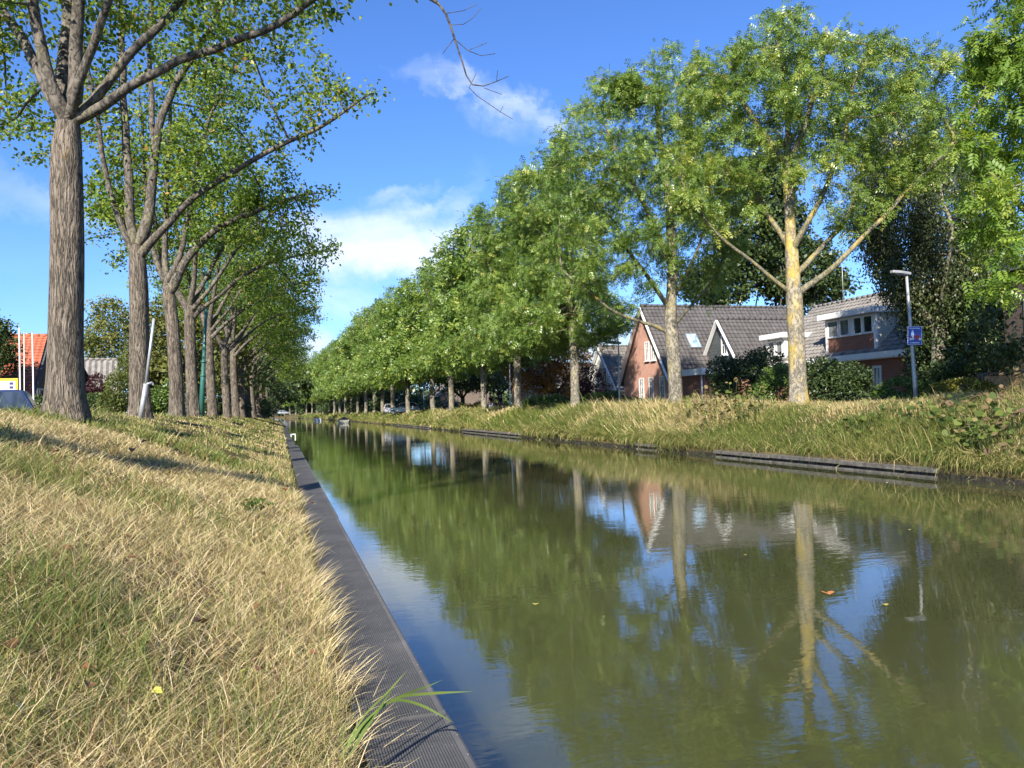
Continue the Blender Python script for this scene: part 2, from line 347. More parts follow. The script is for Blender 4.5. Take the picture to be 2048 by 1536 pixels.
hh = mth(t, 'MULTIPLY', mth(t, 'ADD', mth(t, 'MULTIPLY', nA.outputs['Fac'], 0.75), mth(t, 'MULTIPLY', nB.outputs['Fac'], 0.30)), calm)
bump(t, b, hh, 1.0, 0.0025)
nD = nd(t, 'ShaderNodeTexNoise', i_Vector=o, i_Scale=0.5, i_Detail=6.0, i_Roughness=0.6)
t.links.new(ramp(t, nD.outputs['Fac'], [(0.3, (0.050, 0.054, 0.019)), (0.7, (0.064, 0.067, 0.027))]), b.inputs['Base Color'])
b.subsurface_method = 'BURLEY'; b.inputs['Subsurface Weight'].default_value = 1.0; b.inputs['Subsurface Radius'].default_value = (1.0, 1.0, 0.6); b.inputs['Subsurface Scale'].default_value = 0.5
b.inputs['Roughness'].default_value = 0.02; b.inputs['IOR'].default_value = 1.6
M['water'] = m
wy = np.concatenate([np.arange(-25, 300, 5.0), np.array([330, 337])]); wx = np.array([0.3, 6.5, 12.70])
WX, WY = np.meshgrid(wx, wy); WXX = WX + bend(np.minimum(WY, 330))
idx = np.arange(WX.size).reshape(len(wy), 3)
q = np.stack([idx[:-1, :-1], idx[:-1, 1:], idx[1:, 1:], idx[1:, :-1]], -1).reshape(-1, 4)
wa = np_mesh('water', np.c_[WXX.ravel(), WY.ravel(), np.zeros(WX.size)], np.full(len(q), 4), q, M['water'])
tag(wa, kind='structure')

# roads and pavements behind both banks
def strip(name, x0, x1, z, ma, y0=-25, y1=330):
    y = np.arange(y0, y1, 5.0); n = len(y)
    v = np.concatenate([np.c_[x0 + bend(y), y, np.full(n, z)], np.c_[x1 + bend(y), y, np.full(n, z)],
                        np.c_[x0 + bend(y), y, np.full(n, z - 0.3)], np.c_[x1 + bend(y), y, np.full(n, z - 0.3)]])
    f = [(i, n + i, n + i + 1, i + 1) for i in range(n - 1)] + [(2 * n + i, i, i + 1, 2 * n + i + 1) for i in range(n - 1)] + [(n + i, 3 * n + i, 3 * n + i + 1, n + i + 1) for i in range(n - 1)]
    s = np_mesh(name, v, np.full(len(f), 4), f, ma); tag(s, kind='structure'); return s
M['asphalt'] = plain('asphalt', (0.055, 0.055, 0.056), 0.9, var=0.25, scale=9, bmp=0.004)
M['paving'] = brickmat('paving', (0.24, 0.20, 0.18), (0.19, 0.165, 0.15), (0.10, 0.09, 0.08), 0.2, 0.1)
strip('road', 18.9, 22.4, 1.16, M['asphalt']); strip('pavement', 22.4, 23.5, 1.28, M['paving'])
strip('road', -16.0, -10.8, 1.16, M['asphalt']); strip('pavement', -17.4, -16.0, 1.28, M['paving'])

# ------------------------------------------------------------------ canal edging on the near bank: ribbed composite cap
m, t, b = mat('ribbed_composite')
o = nd(t, 'ShaderNodeTexCoord').outputs['Object']
n1 = nd(t, 'ShaderNodeTexNoise', i_Vector=o, i_Scale=2.2, i_Detail=8.0, i_Roughness=0.7)
n2 = nd(t, 'ShaderNodeTexNoise', i_Vector=o, i_Scale=60.0, i_Detail=2.0)
c = ramp(t, n1.outputs['Fac'], [(0.3, (0.058, 0.058, 0.058)), (0.6, (0.098, 0.096, 0.094)), (0.8, (0.15, 0.143, 0.134))])
c = nd(t, 'ShaderNodeMix', data_type='RGBA', i_0=nd(t, 'ShaderNodeMapRange', i_Value=n2.outputs['Fac'], i_1=0.68, i_2=0.76).outputs[0], i_6=c, i_7=(0.34, 0.32, 0.28, 1)).outputs[2]
t.links.new(c, b.inputs['Base Color']); b.inputs['Roughness'].default_value = 0.75
bump(t, b, n2.outputs['Fac'], 0.3, 0.004)
M['cap'] = m
M['cap_dark'] = plain('edge_profile', (0.14, 0.135, 0.13), 0.6, var=0.25, scale=12)
KX0, KX1, KZ = 0.26, 0.605, 0.47
def kerb_piece(y0, y1, gap=0.006, dx=0.0, dz=0.0):
    """one plank: ribs run along it, rounded nosing on the water side"""
    xs_ = []; zs_ = []
    n = 32; w_ = (KX1 - 0.03 - KX0) / n
    for i in range(n):
        x = KX0 + i * w_
        xs_ += [x, x + w_ * 0.55, x + w_ * 0.60, x + w_ * 0.95]; zs_ += [KZ, KZ, KZ - 0.0045, KZ - 0.0045]
    xs_ += [KX1 - 0.03, KX1 - 0.012, KX1 - 0.003, KX1, KX1]; zs_ += [KZ, KZ + 0.004, KZ, KZ - 0.012, KZ - 0.16]
    xs_ = [KX0, KX0] + xs_; zs_ = [KZ - 0.16, KZ - 0.01] + zs_
    k = len(xs_); ya, yb = y0 + gap, y1 - gap
    v = [(x + dx + float(bend(ya)), ya, z + dz) for x, z in zip(xs_, zs_)] + [(x + dx + float(bend(yb)), yb, z + dz) for x, z in zip(xs_, zs_)]
    f = [(i, k + i, k + i + 1, i + 1) for i in range(k - 1)] + [tuple(range(k))[::-1], tuple(range(k, 2 * k))]
    return v, f
mbk = MB(); y = -6.0; rk = random.Random(3)
while y < 215:
    L = 3.0 if y < 60 else 12.0
    dx, dz = rk.uniform(-.006, .006), rk.uniform(-.004, .004)
    if y > 27: dx -= 0.10
    v, f = kerb_piece(y, y + L, 0.007, dx, dz); mbk.add(v, f); y += L
kb = mbk.build('kerb', M['cap']); tag(kb, kind='structure')
# sheet wall below the cap
mb = MB()
ky = np.concatenate([np.arange(-6, 60, 3.0), np.arange(60, 216, 12.0)])
for a, c_ in zip(ky[:-1], ky[1:]):
    x0a, x0b = KX1 - 0.12 + float(bend(a)), KX1 - 0.12 + float(bend(c_))
    mb.add([(x0a, a, -1.2), (x0b, c_, -1.2), (x0b, c_, KZ - 0.155), (x0a, a, KZ - 0.155)], [(0, 1, 2, 3)])
    mb.add([(x0a + .06, a, -1.2), (x0b + .06, c_, -1.2), (x0b + .06, c_, KZ - 0.155), (x0a + .06, a, KZ - 0.155)], [(3, 2, 1, 0)])
sw = mb.build('retaining_wall', M['cap_dark']); tag(sw, kind='structure')

# dark timber face under the edge of the far bank
mb = MB()
ky = np.concatenate([np.arange(-6, 60, 3.0), np.arange(60, 300, 10.0)])
for a, c_ in zip(ky[:-1], ky[1:]):
    xa, xb = 12.59 + float(bend(a)), 12.59 + float(bend(c_))
    mb.prism([(xa, a, -1.0), (xa + .06, a, -1.0), (xa + .06, a, .10), (xa, a, .10)], (xb - xa, c_ - a, 0))
sw = mb.build('retaining_wall', plain('wet_dark_timber', (0.035, 0.03, 0.022), .8, var=.4, scale=5)); tag(sw, kind='structure')

# ------------------------------------------------------------------ tree builder: limbs, then growth into a crown volume
def colonize(nodes, parent, att, step, infl, kill, iters, tropism=(0, 0, 0.08), jit=0.12, start=0, rg=None):
    rg = rg or rng
    pos = [np.array(p, float) for p in nodes]; par = list(parent)
    A = np.array(att, float); trop = np.array(tropism)
    N = np.array(pos); cand = np.arange(start, len(pos))
    D = np.linalg.norm(A[:, None, :] - N[None, cand, :], axis=2)
    near = cand[D.argmin(1)]; nd_ = D.min(1)
    alive = nd_ > kill
    for it in range(iters):
        use = alive & (nd_ < infl)
        if not use.any():
            if not alive.any(): break
            j = np.where(alive)[0]; use = np.zeros_like(alive); use[j[nd_[j].argsort()[:max(3, len(j) // 20)]]] = True
        ids = near[use]; P_ = np.array(pos)
        v = A[use] - P_[ids]; v /= np.linalg.norm(v, axis=1)[:, None] + 1e-9
        un, inv = np.unique(ids, return_inverse=True)
        S = np.zeros((len(un), 3)); np.add.at(S, inv, v)
        S /= np.linalg.norm(S, axis=1)[:, None] + 1e-9
        S += trop + rg.normal(0, jit, S.shape); S /= np.linalg.norm(S, axis=1)[:, None] + 1e-9
        newp = P_[un] + S * step
        base = len(pos)
        pos += list(newp); par += list(un)
        D = np.linalg.norm(A[:, None, :] - newp[None], axis=2)
        k = D.argmin(1); dm = D.min(1); better = dm < nd_
        near[better] = base + k[better]; nd_[better] = dm[better]
        alive &= nd_ > kill
        if len(pos) > 9000: break
    return np.array(pos), np.array(par)
def resample(pts, step):
    pts = np.array(pts, float)
    if len(pts) > 2:       # smooth through the given points
        out = []
        q_ = np.vstack([2 * pts[0] - pts[1], pts, 2 * pts[-1] - pts[-2]])
        for i in range(1, len(q_) - 2):
            for s in np.linspace(0, 1, 7)[:-1]:
                p0, p1, p2, p3 = q_[i - 1:i + 3]
                out.append(0.5 * ((2 * p1) + (-p0 + p2) * s + (2 * p0 - 5 * p1 + 4 * p2 - p3) * s * s + (-p0 + 3 * p1 - 3 * p2 + p3) * s ** 3))
        out.append(pts[-1]); pts = np.array(out)
    L = np.r_[0, np.cumsum(np.linalg.norm(np.diff(pts, axis=0), axis=1))]
    n = max(2, int(L[-1] / step) + 1); s = np.linspace(0, L[-1], n)
    return np.stack([np.interp(s, L, pts[:, i]) for i in range(3)], 1)
def frames(f, nrm):
    f = f / (np.linalg.norm(f, axis=1)[:, None] + 1e-9)
    s = np.cross(nrm, f); s /= np.linalg.norm(s, axis=1)[:, None] + 1e-9
    return f, s, np.cross(f, s)
def t_simple(w=0.62):            # folded oval leaf, unit length: two quads
    v = np.array([(0, 0, 0), (0.30, w / 2, 0.06), (0.68, w * 0.42, 0.05), (1, 0, -0.05), (0.68, -w * 0.42, 0.05), (0.30, -w / 2, 0.06), (0.45, 0, 0)])
    return v, [(0, 6, 2, 1), (6, 3, 2), (0, 5, 4, 6), (6, 4, 3)]
def t_rhomb(w=0.6):
    v = np.array([(0, 0, 0), (0.45, w / 2, 0.07), (1, 0, -0.06), (0.45, -w / 2, 0.07)])
    return v, [(0, 3, 2, 1)]
def t_ash(pairs=4, ll=0.34, lw=0.12):
    vs = []; fs = []
    def leaflet(o, d):
        o = np.array(o); d = np.array(d) / np.linalg.norm(d); s = np.array([-d[1], d[0], 0.0]); b_ = len(vs)
        vs.extend([o, o + d * ll * .45 + s * lw / 2 + (0, 0, .02), o + d * ll + (0, 0, -.04), o + d * ll * .45 - s * lw / 2 + (0, 0, .02)])
        fs.append((b_, b_ + 3, b_ + 2, b_ + 1))
    for i in range(pairs):
        x = 0.22 + 0.62 * i / max(1, pairs - 1); z = -0.18 * x * x
        leaflet((x, 0, z), (0.55, 0.8, -0.15)); leaflet((x, 0, z), (0.55, -0.8, -0.15))
    leaflet((0.9, 0, -0.17), (1, 0, -0.25))
    return np.array(vs), fs
def leaf_mesh(name, pos, fdir, nrm, size, tint, tmpl, ma, parent):
    tv, tf = tmpl
    f, s, n = frames(fdir, nrm)
    B = np.stack([f, s, n], 1)                         # leaf, axis, xyz
    v = pos[:, None, :] + np.einsum('va,lax->lvx', tv, B) * size[:, None, None]
    k = len(tv); nl = len(pos)
    fl = np.array([i for ff in tf for i in ff]); fsz = np.array([len(ff) for ff in tf])
    loops = (fl[None, :] + (np.arange(nl) * k)[:, None]).ravel()
    return np_mesh(name, v.reshape(-1, 3), np.tile(fsz, nl), loops, ma, parent, {'tint': np.repeat(tint, k)})
def ell_points(blobs, n, rg, hollow=0.25):
    """points inside a union of ellipsoids (centre, radii), weighted by volume and toward the shell"""
    vol = np.array([np.prod(b[1]) ** 0.8 for b in blobs]); cnt = rg.multinomial(n, vol / vol.sum()); out = []
    for (c, r), k in zip(blobs, cnt):
        d = rg.normal(size=(k, 3)); d /= np.linalg.norm(d, axis=1)[:, None]
        rad = (hollow ** 3 + (1 - hollow ** 3) * rg.random(k)) ** (1 / 3)
        out.append(np.array(c) + d * rad[:, None] * np.array(r))
    return np.concatenate(out)
def make_tree(name, base, trunk, limbs, blobs, Rb, seed, leaf, nleaf, size, lmat, bark, limbmat, label, cat='tree', group=None, n_att=900,
              step=0.38, kill=0.55, infl=2.4, tip=0.006, hang=0.0, leaf_sd=0.22, flare=0.55, crown_bias=0.0, tropism=(0, 0, 0.06), dead=(), tint_mu=0.5, twigmin=0.0, hollow=0.25, sides=14):
    """all points relative to base. trunk/limbs: polylines; dead: leafless twigs; returns the tree's Empty"""
    rg = np.random.default_rng(seed)
    tr = resample(trunk, 0.35); nodes = list(tr); par = [-1] + list(range(len(tr) - 1)); nt_ = len(tr); dead_nodes = set()
    for L, isdead in [(l, False) for l in limbs] + [(d, True) for d in dead]:
        pts = resample(L, step if not isdead else 0.12)
        Nn = np.array(nodes); j = int(np.linalg.norm(Nn - pts[0], axis=1).argmin())
        if np.linalg.norm(Nn[j] - pts[0]) < step * 0.8 or isdead: pts = pts[1:]
        for p in pts:
            w_ = rg.normal(0, 0.03 if not isdead else 0.006, 3); nodes.append(p + w_); par.append(j); j = len(nodes) - 1
            if isdead: dead_nodes.add(j)
    att = ell_points(blobs, n_att, rg, hollow)
    pos, par = colonize(nodes, par, att, step, infl, kill, 130, tropism, start=max(0, nt_ - 2), rg=rg)
    n = len(pos); ch = [[] for _ in range(n)]
    for i in range(1, n): ch[par[i]].append(i)
    tips = np.zeros(n)
    for i in range(n - 1, -1, -1):
        if not ch[i]: tips[i] = 1
        if i > 0: tips[par[i]] += tips[i]
    # parents precede children only by index, which growth guarantees
    rad = tip + (Rb - tip) * ((tips - 1) / max(1, tips[0] - 1)) ** (1 / 1.85)
    for i in range(nt_):
        s = i / max(1, nt_ - 1); rad[i] = rad[i] * (1.06 - 0.14 * s) + Rb * flare * math.exp(-((tr[i][2]) / 0.33)) * 0.6
    if not [c_ for c_ in ch[nt_ - 1] if c_ < nt_ ] and rad[nt_ - 1] > .6 * Rb: rad[nt_ - 1] *= .74; rad[nt_ - 2] *= .92; rad[nt_ - 3] *= .98
    for i in dead_nodes: rad[i] = min(0.0022 + 0.0011 * tips[i] ** .9, 0.012)
    for i in range(nt_, n):
        rad[i] = min(rad[i], rad[par[i]] * 0.97)
    run = np.zeros(n)
    for i in range(nt_, n):          # limbs swell where they leave the trunk
        run[i] = 0.0 if par[i] < nt_ else run[par[i]] + np.linalg.norm(pos[i] - pos[par[i]])
    big = (np.arange(n) >= nt_) & (rad > .2 * Rb); rad[big] *= 1 + .22 * np.exp(-run[big] / .5)
    root = thing(name, tuple(base), 0, label, cat, group)
    def wood(start_list, nm, ma):
        VV = []; FF = []; off = 0
        stack = list(start_list)
        while stack:
            i = stack.pop(); chain = [par[i]] if par[i] >= 0 and i >= nt_ else []
            chain.append(i)
            while ch[i]:
                c_ = [k for k in ch[i] if (nm != 'trunk' or k < nt_)]
                if not c_: break
                k = max(c_, key=lambda a: rad[a])
                if nm != 'trunk': stack += [a for a in c_ if a != k]
                chain.append(k); i = k
            if len(chain) < 2: continue
            r = rad[chain].copy()
            if chain[0] < chain[1] and nm != 'trunk': r[0] = min(r[0], r[1] * 1.15)
            if r.max() < twigmin: continue
            p = pos[chain]
            if len(p) > 4:
                p = p.copy(); p[1:-1] = 0.5 * p[1:-1] + 0.25 * (p[:-2] + p[2:])
            ns = sides if r[1] > 0.07 else (8 if r[1] > 0.03 else (5 if r[1] > 0.012 else 3))
            if nm == 'trunk': ns = 24
            v, f = tube_np(p, r, ns)
            if nm == 'trunk':
                a = np.arctan2(v[:, 1] - np.repeat(p[:, 1], ns), v[:, 0] - np.repeat(p[:, 0], ns))
                lob = 1 + (0.07 * np.sin(a * 5 + seed) + 0.05 * np.sin(a * 8 + 2 * seed)) * np.exp(-v[:, 2] / 0.55) + 0.025 * np.sin(a * 3 + v[:, 2] * 1.3 + seed) + 0.02 * np.sin(a * 7 - v[:, 2] * 2.1)
                cc = np.repeat(p, ns, 0); v = cc + (v - cc) * lob[:, None]
            VV.append(v); FF.append(np.array(f) + off); off += len(v)
        if not VV: return
        FFa = np.concatenate(FF)
        np_mesh(nm, np.concatenate(VV), np.full(len(FFa), 4), FFa, ma, root, smooth=True)
    wood([0], 'trunk', bark)
    starts = [c_ for i in range(nt_) for c_ in ch[i] if c_ >= nt_]
    wood(starts, 'branches', limbmat)
    # leaves on the twigs
    tw = np.array([i for i in range(nt_, n) if tips[i] <= 3 and i not in dead_nodes])
    if len(tw) and nleaf:
        wgt = (4 - tips[tw]) * np.exp(crown_bias * (pos[tw][:, 2] - pos[tw][:, 2].mean()) / 5)
        dens = rg.lognormal(0, 0.5, len(tw)); wgt = wgt * dens; wgt /= wgt.sum()
        k = rg.choice(len(tw), nleaf, p=wgt); i = tw[k]; pi = par[i]
        s = rg.random(nleaf)[:, None]; p = pos[i] * s + pos[pi] * (1 - s) + rg.normal(0, leaf_sd, (nleaf, 3)) * np.array([1, 1, 0.8])
        if hang: p[:, 2] -= rg.random(nleaf) ** 1.3 * hang * (0.4 + dens[k] / dens.mean() * 0.6)
        d = pos[i] - pos[pi]; d /= np.linalg.norm(d, axis=1)[:, None] + 1e-9
        f = d * 0.5 + rg.normal(0, 0.75, (nleaf, 3)) + np.array([0, 0, -0.45 - hang])
        nr = rg.normal(0, 0.55, (nleaf, 3)) + np.array([0, 0, 0.8])
        tint = np.clip(rg.normal(tint_mu, 0.18, nleaf) + (dens[k] / dens.mean() - 1) * 0.05 + rg.normal(0, 0.12, n)[i], 0, 1)
        leaf_mesh('crown', p, f, nr, size * rg.uniform(0.65, 1.2, nleaf), tint, leaf, lmat, root)
    return root
def copy_tree(o, loc, rz=0.0, s=1.0, label=None, group=None):
    c = o.copy(); col.objects.link(c); c.location = loc; c.rotation_euler = (0, 0, rz); c.scale = (s, s, s)
    if label: c['label'] = label
    if group: c['group'] = group
    for k in o.children:
        d = k.copy(); col.objects.link(d); d.parent = c
        for kk in k.children:
            e = kk.copy(); col.objects.link(e); e.parent = d
    return c
def rel(base, pts):             # (px, py, depth) -> metres from the base
    return [P(*p) - base for p in pts]
def pblob(base, px, py, d, rx, ry, rd):
    s = d / F
    return (P(px, py, d) - base, (rx * s, rd, ry * s))
# ------------------------------------------------------------------ trees of the near (dry grass) bank
GL = 'row of trees on the dry grass bank'
def foot(px, d, dz=0.0):
    p = P(px, 830, d); return np.array([p[0], p[1], float(gz(p[0], p[1])) - 0.05 + dz])
simple = t_simple(); rhomb = t_rhomb()
# the trunk with the widest base
b1 = foot(131, 13.0)
D = 13.0
make_tree('roadside_tree', b1, [(0, 0, 0)] + rel(b1, [(131, 700, D), (134, 500, D), (134, 330, D), (137, 245, D)]),
    [rel(b1, [(133, 245, D), (113, 219, D), (73, 128, D), (36, 62, D + .2), (0, 7, D + .4), (-80, -120, D + .8), (-150, -260, D + 1)]),
     rel(b1, [(133, 240, D), (120, 219, D - .1), (98, 164, D - .2), (69, 36, D - .3), (50, -60, D - .5), (0, -300, D - .6)]),
     rel(b1, [(137, 240, D + .1), (128, 215, D + .3), (128, 109, D + .6), (135, 0, D + .9), (150, -200, D + 1.5), (160, -400, D + 1.7)]),
     rel(b1, [(140, 240, D), (150, 200, D + .1), (151, 109, D + .2), (157, 0, D + .1), (190, -200, D), (220, -420, D)]),
     rel(b1, [(139, 245, D - .1), (150, 205, D - .2), (171, 139, D - .4), (204, 40, D - .7), (235, -60, D - .9), (300, -260, D - 1)]),
     rel(b1, [(143, 252, D), (164, 228, D), (208, 164, D), (255, 113, D), (314, 55, D), (357, 4, D + .1), (440, -110, D + .2)]),
     rel(b1, [(143, 258, D), (164, 239, D), (226, 193, D - .1), (310, 142, D - .2), (419, 95, D - .2), (510, 69, D - .3), (576, 36, D - .3), (640, -10, D - .4), (720, -40, D - .4)])],
    [pblob(b1, -60, -60, D, 170, 170, 2.2), pblob(b1, 150, -330, D, 260, 190, 2.6), pblob(b1, 400, -130, D, 190, 120, 2.0), pblob(b1, 470, 40, D, 130, 60, 1.3),
     pblob(b1, 640, 20, D, 100, 55, 1.0), pblob(b1, 720, -60, D, 110, 70, 1.0), pblob(b1, 210, 60, D + 1.5, 130, 90, 1.0), pblob(b1, 20, 230, D + 1.8, 70, 70, .9)],
    0.262, 11, simple, 15000, 0.105, M['leaf_left'], M['bark'], M['bark_smooth'],
    'furrowed tree with the widest trunk base and orange lichen', 'tree', GL, n_att=1000, step=0.3, kill=0.42, tip=0.005, leaf_sd=0.16, flare=0.75, tint_mu=0.45, hollow=0.1)
# its neighbour nearer the viewer: only its crown edge and a bare hanging twig reach the picture
b0 = np.array([-3.55, 6.5, float(gz(-3.55, 6.5)) - .05]); D = 7.3
make_tree('roadside_tree', b0, [(0, 0, 0), (0, 0, 2), (.05, 0.05, 4), (0, 0, 5.2)],
    [[(0, 0, 5.1), (-.8, .3, 7), (-1.5, .5, 9.5), (-2, .6, 12)], [(0, 0, 5.1), (.3, -.8, 7.2), (.6, -1.2, 10), (1, -1.6, 12.5)], [(0, 0, 5.1), (.2, .9, 7), (.4, 1.8, 10), (.5, 2, 12)],
     [(.05, 0, 4.6), (1.2, .2, 6.2)] + rel(b0, [(640, -420, D), (720, -200, D), (810, -60, D), (860, -10, D)])],
    [((-1.5, .3, 9.5), (2.2, 2.4, 3)), ((.6, -1.5, 11), (2.4, 2.2, 3)), ((1.2, .8, 10.5), (2.6, 2.2, 2.5)), tuple(pblob(b0, 815, -30, D, 85, 40, .5)), tuple(pblob(b0, 740, -200, D, 200, 110, 1.2))],
    0.27, 5, simple, 13000, 0.09, M['leaf_left'], M['bark'], M['dark_bark'],
    'tree whose bare twig hangs into the open sky above the canal', 'tree', GL, n_att=700, step=0.3, kill=0.45, leaf_sd=0.15, tint_mu=0.45,
    dead=[rel(b0, [(860, -10, D), (885, 12, D), (908, 70, D), (925, 130, D), (938, 172, D), (950, 194, D), (952, 196, D)]),
          rel(b0, [(950, 194, D), (970, 200, D), (988, 214, D), (1005, 232, D), (1024, 238, D)]), rel(b0, [(944, 182, D), (965, 178, D), (985, 165, D), (1000, 160, D), (1018, 150, D)]),
          rel(b0, [(985, 165, D), (992, 150, D), (996, 140, D)]), rel(b0, [(975, 176, D), (990, 185, D), (1003, 190, D)]), rel(b0, [(988, 214, D), (1000, 218, D), (1005, 212, D)]),
          rel(b0, [(905, 62, D), (925, 50, D), (945, 40, D), (962, 15, D)]), rel(b0, [(912, 85, D), (935, 100, D), (960, 112, D), (990, 106, D)]), rel(b0, [(945, 106, D), (965, 98, D), (975, 85, D)]),
          rel(b0, [(908, 75, D), (895, 95, D), (885, 105, D)]), rel(b0, [(938, 172, D), (948, 160, D), (952, 148, D)]), rel(b0, [(895, 30, D), (915, 20, D), (940, 22, D), (955, 8, D)])])
# second and third trunks
b2 = foot(280, 19.8); D = 19.8
make_tree('roadside_tree', b2, [(0, 0, 0)] + rel(b2, [(279, 720, D), (278, 600, D), (274, 510, D), (274, 490, D)]),
    [rel(b2, [(272, 505, D), (256, 485, D - .1), (237, 437, D - .2), (211, 346, D - .4), (193, 233, D - .6), (178, 150, D - .7), (150, 0, D - 1)]),
     rel(b2, [(274, 495, D), (262, 470, D), (258, 360, D + .1), (250, 250, D + .3), (246, 100, D + .4), (240, -60, D + .5), (250, -250, D + .4)]),
     rel(b2, [(276, 495, D + .1), (290, 460, D + .1), (302, 380, D + .2), (313, 290, D + .3), (328, 220, D + .4), (362, 150, D + .5), (420, 60, D + .6), (470, -50, D + .7)]),
     rel(b2, [(311, 300, D + .3), (305, 200, D + .6), (300, 80, D + .9), (310, -60, D + 1.0)]),
     rel(b2, [(282, 506, D), (300, 482, D - .1), (340, 445, D - .2), (400, 390, D - .2), (470, 340, D - .2), (560, 290, D - .3), (640, 255, D - .3), (700, 215, D - .3), (752, 180, D - .4)])],
    [pblob(b2, 180, 170, D, 90, 140, 1.6), pblob(b2, 70, 260, D + 1, 90, 90, 1.2), pblob(b2, 260, -80, D, 190, 130, 2.3), pblob(b2, 430, 90, D, 150, 110, 2.0), pblob(b2, 590, 150, D, 110, 65, 1.5),
     pblob(b2, 560, 265, D, 110, 45, 1.1), pblob(b2, 700, 200, D, 75, 40, .8), pblob(b2, 400, 320, D, 110, 70, 1.4), pblob(b2, 215, 400, D + 1, 60, 70, 1.0), pblob(b2, 530, 20, D, 120, 70, 1.6)],
    0.235, 21, simple, 16000, 0.115, M['leaf_left'], M['bark'], M['bark_smooth'],
    'furrowed tree just behind the leaning grey pole', 'tree', GL, n_att=1200, step=0.32, kill=0.45, leaf_sd=0.18, flare=0.5, tint_mu=0.45, hollow=0.1)
b3 = foot(353, 27.2); D = 27.2
make_tree('roadside_tree', b3, [(0, 0, 0)] + rel(b3, [(352, 760, D), (346, 660, D), (338, 590, D), (333, 565, D)]),
    [rel(b3, [(334, 572, D), (315, 530, D), (300, 470, D), (290, 360, D), (285, 220, D)]), rel(b3, [(335, 568, D), (330, 500, D + .2), (332, 400, D + .3), (340, 250, D + .4), (345, 120, D + .4)]),
     rel(b3, [(337, 570, D), (355, 530, D - .1), (375, 440, D), (395, 330, D), (420, 220, D)]),
     rel(b3, [(340, 590, D), (360, 545, D), (385, 503, D), (440, 455, D), (520, 420, D), (600, 392, D), (672, 382, D)])],
    [pblob(b3, 300, 320, D, 95, 130, 1.9), pblob(b3, 420, 330, D, 110, 90, 2.1), pblob(b3, 520, 350, D, 90, 70, 1.9), pblob(b3, 600, 400, D, 75, 40, 1.4), pblob(b3, 560, 480, D, 85, 50, 1.4),
     pblob(b3, 400, 190, D, 140, 100, 2.2), pblob(b3, 245, 450, D + 1, 50, 60, 1.3), pblob(b3, 440, 440, D, 100, 50, 1.6)],
    0.23, 31, simple, 13500, 0.14, M['leaf_left'], M['bark'], M['bark_smooth'],
    'third trunk in the dry bank row, beside the short dark post, its limb curving low', 'tree', GL, n_att=1000, step=0.36, kill=0.5, leaf_sd=0.2, flare=0.4, tint_mu=0.42, hollow=0.1)
# the rest of the row: two grown trees and their copies
def gen_left(name, base, seed, label, nl, size):
    s = np.random.default_rng(seed); j = lambda a=.25: s.normal(0, a)
    return make_tree('roadside_tree', base, [(0, 0, 0), (j(.05), j(.05), 1.6), (-.12 + j(.06), j(.06), 3.4), (-.1, 0, 4.9)],
        [[(-.1, 0, 4.7), (-.8 + j(), j(), 6.4), (-1.5 + j(), j(), 9), (-1.8, j(), 11.5)], [(-.1, 0, 4.8), (.2, -.6, 6.6), (.5 + j(), -1 + j(), 9), (.8, -1.2, 12)],
         [(-.1, 0, 4.8), (.6, .5, 6.3), (1.3 + j(), .8 + j(), 8.5), (2, 1, 11)], [(-.1, 0, 4.2), (.9, .1 + j(), 5.2), (2.4, .1 + j(), 6.4), (4.2, j(), 7.2), (6.0, j(), 7.6)],
         [(-.1, 0, 4.6), (.9, -.4, 5.8), (2.2, -.9, 7.6), (3.6, -1.2, 9)]],
        [((0, 0, 10), (2.6, 2.8, 3.2)), ((2.6, 0, 8.9), (2.5, 2.8, 2.3)), ((4.4, .2, 7.3), (1.9, 2.4, 1.5)), ((-2.2, 0, 9), (2.2, 2.8, 2.8)), ((.8, 0, 12.2), (2.2, 2.2, 1.5)), ((3.6, -.3, 5.9), (1.8, 2, .9))],
        0.24, seed, rhomb, nl, size, M['leaf_left'], M['bark'], M['bark_smooth'], label, 'tree', GL, n_att=850, step=0.4, kill=0.55, leaf_sd=0.24, flare=0.35, tint_mu=0.4, twigmin=0.007, hollow=0.1)
LP = [(388, 33.0), (425, 41.0), (455, 48.0), (472, 55.5), (485, 63), (497, 70.5), (507, 79), (517, 89), (524, 99), (530, 111), (535, 124)]
LL = ['fourth trunk in the dry bank row, beside the green lamp post', 'fifth trunk in the dry bank row, just past the green lamp post', 'sixth trunk in the dry bank row, forking low into a wide fork',
      'seventh trunk in the dry bank row', 'eighth trunk in the dry bank row', 'ninth trunk in the dry bank row', 'tenth trunk in the dry bank row', 'eleventh trunk in the dry bank row',
      'slim far trunk, third from the far end of the dry bank row', 'slim far trunk, last but one of the dry bank row', 'slim last trunk at the far end of the dry bank row']
gA = gen_left('a', foot(*LP[0]), 41, LL[0], 13000, 0.17)
gB = gen_left('b', foot(*LP[1]), 52, LL[1], 13000, 0.175)
for i in range(2, len(LP)):
    copy_tree(gA if i % 2 == 0 else gB, foot(*LP[i]), [0, 0, .35, -.3, .5, -.45, .2, .4, -.2, .1, -.4][i], [1, 1, .96, 1.05, 1.0, 1.06, .98, 1.02, 1, 1.05, 1.1][i], LL[i])

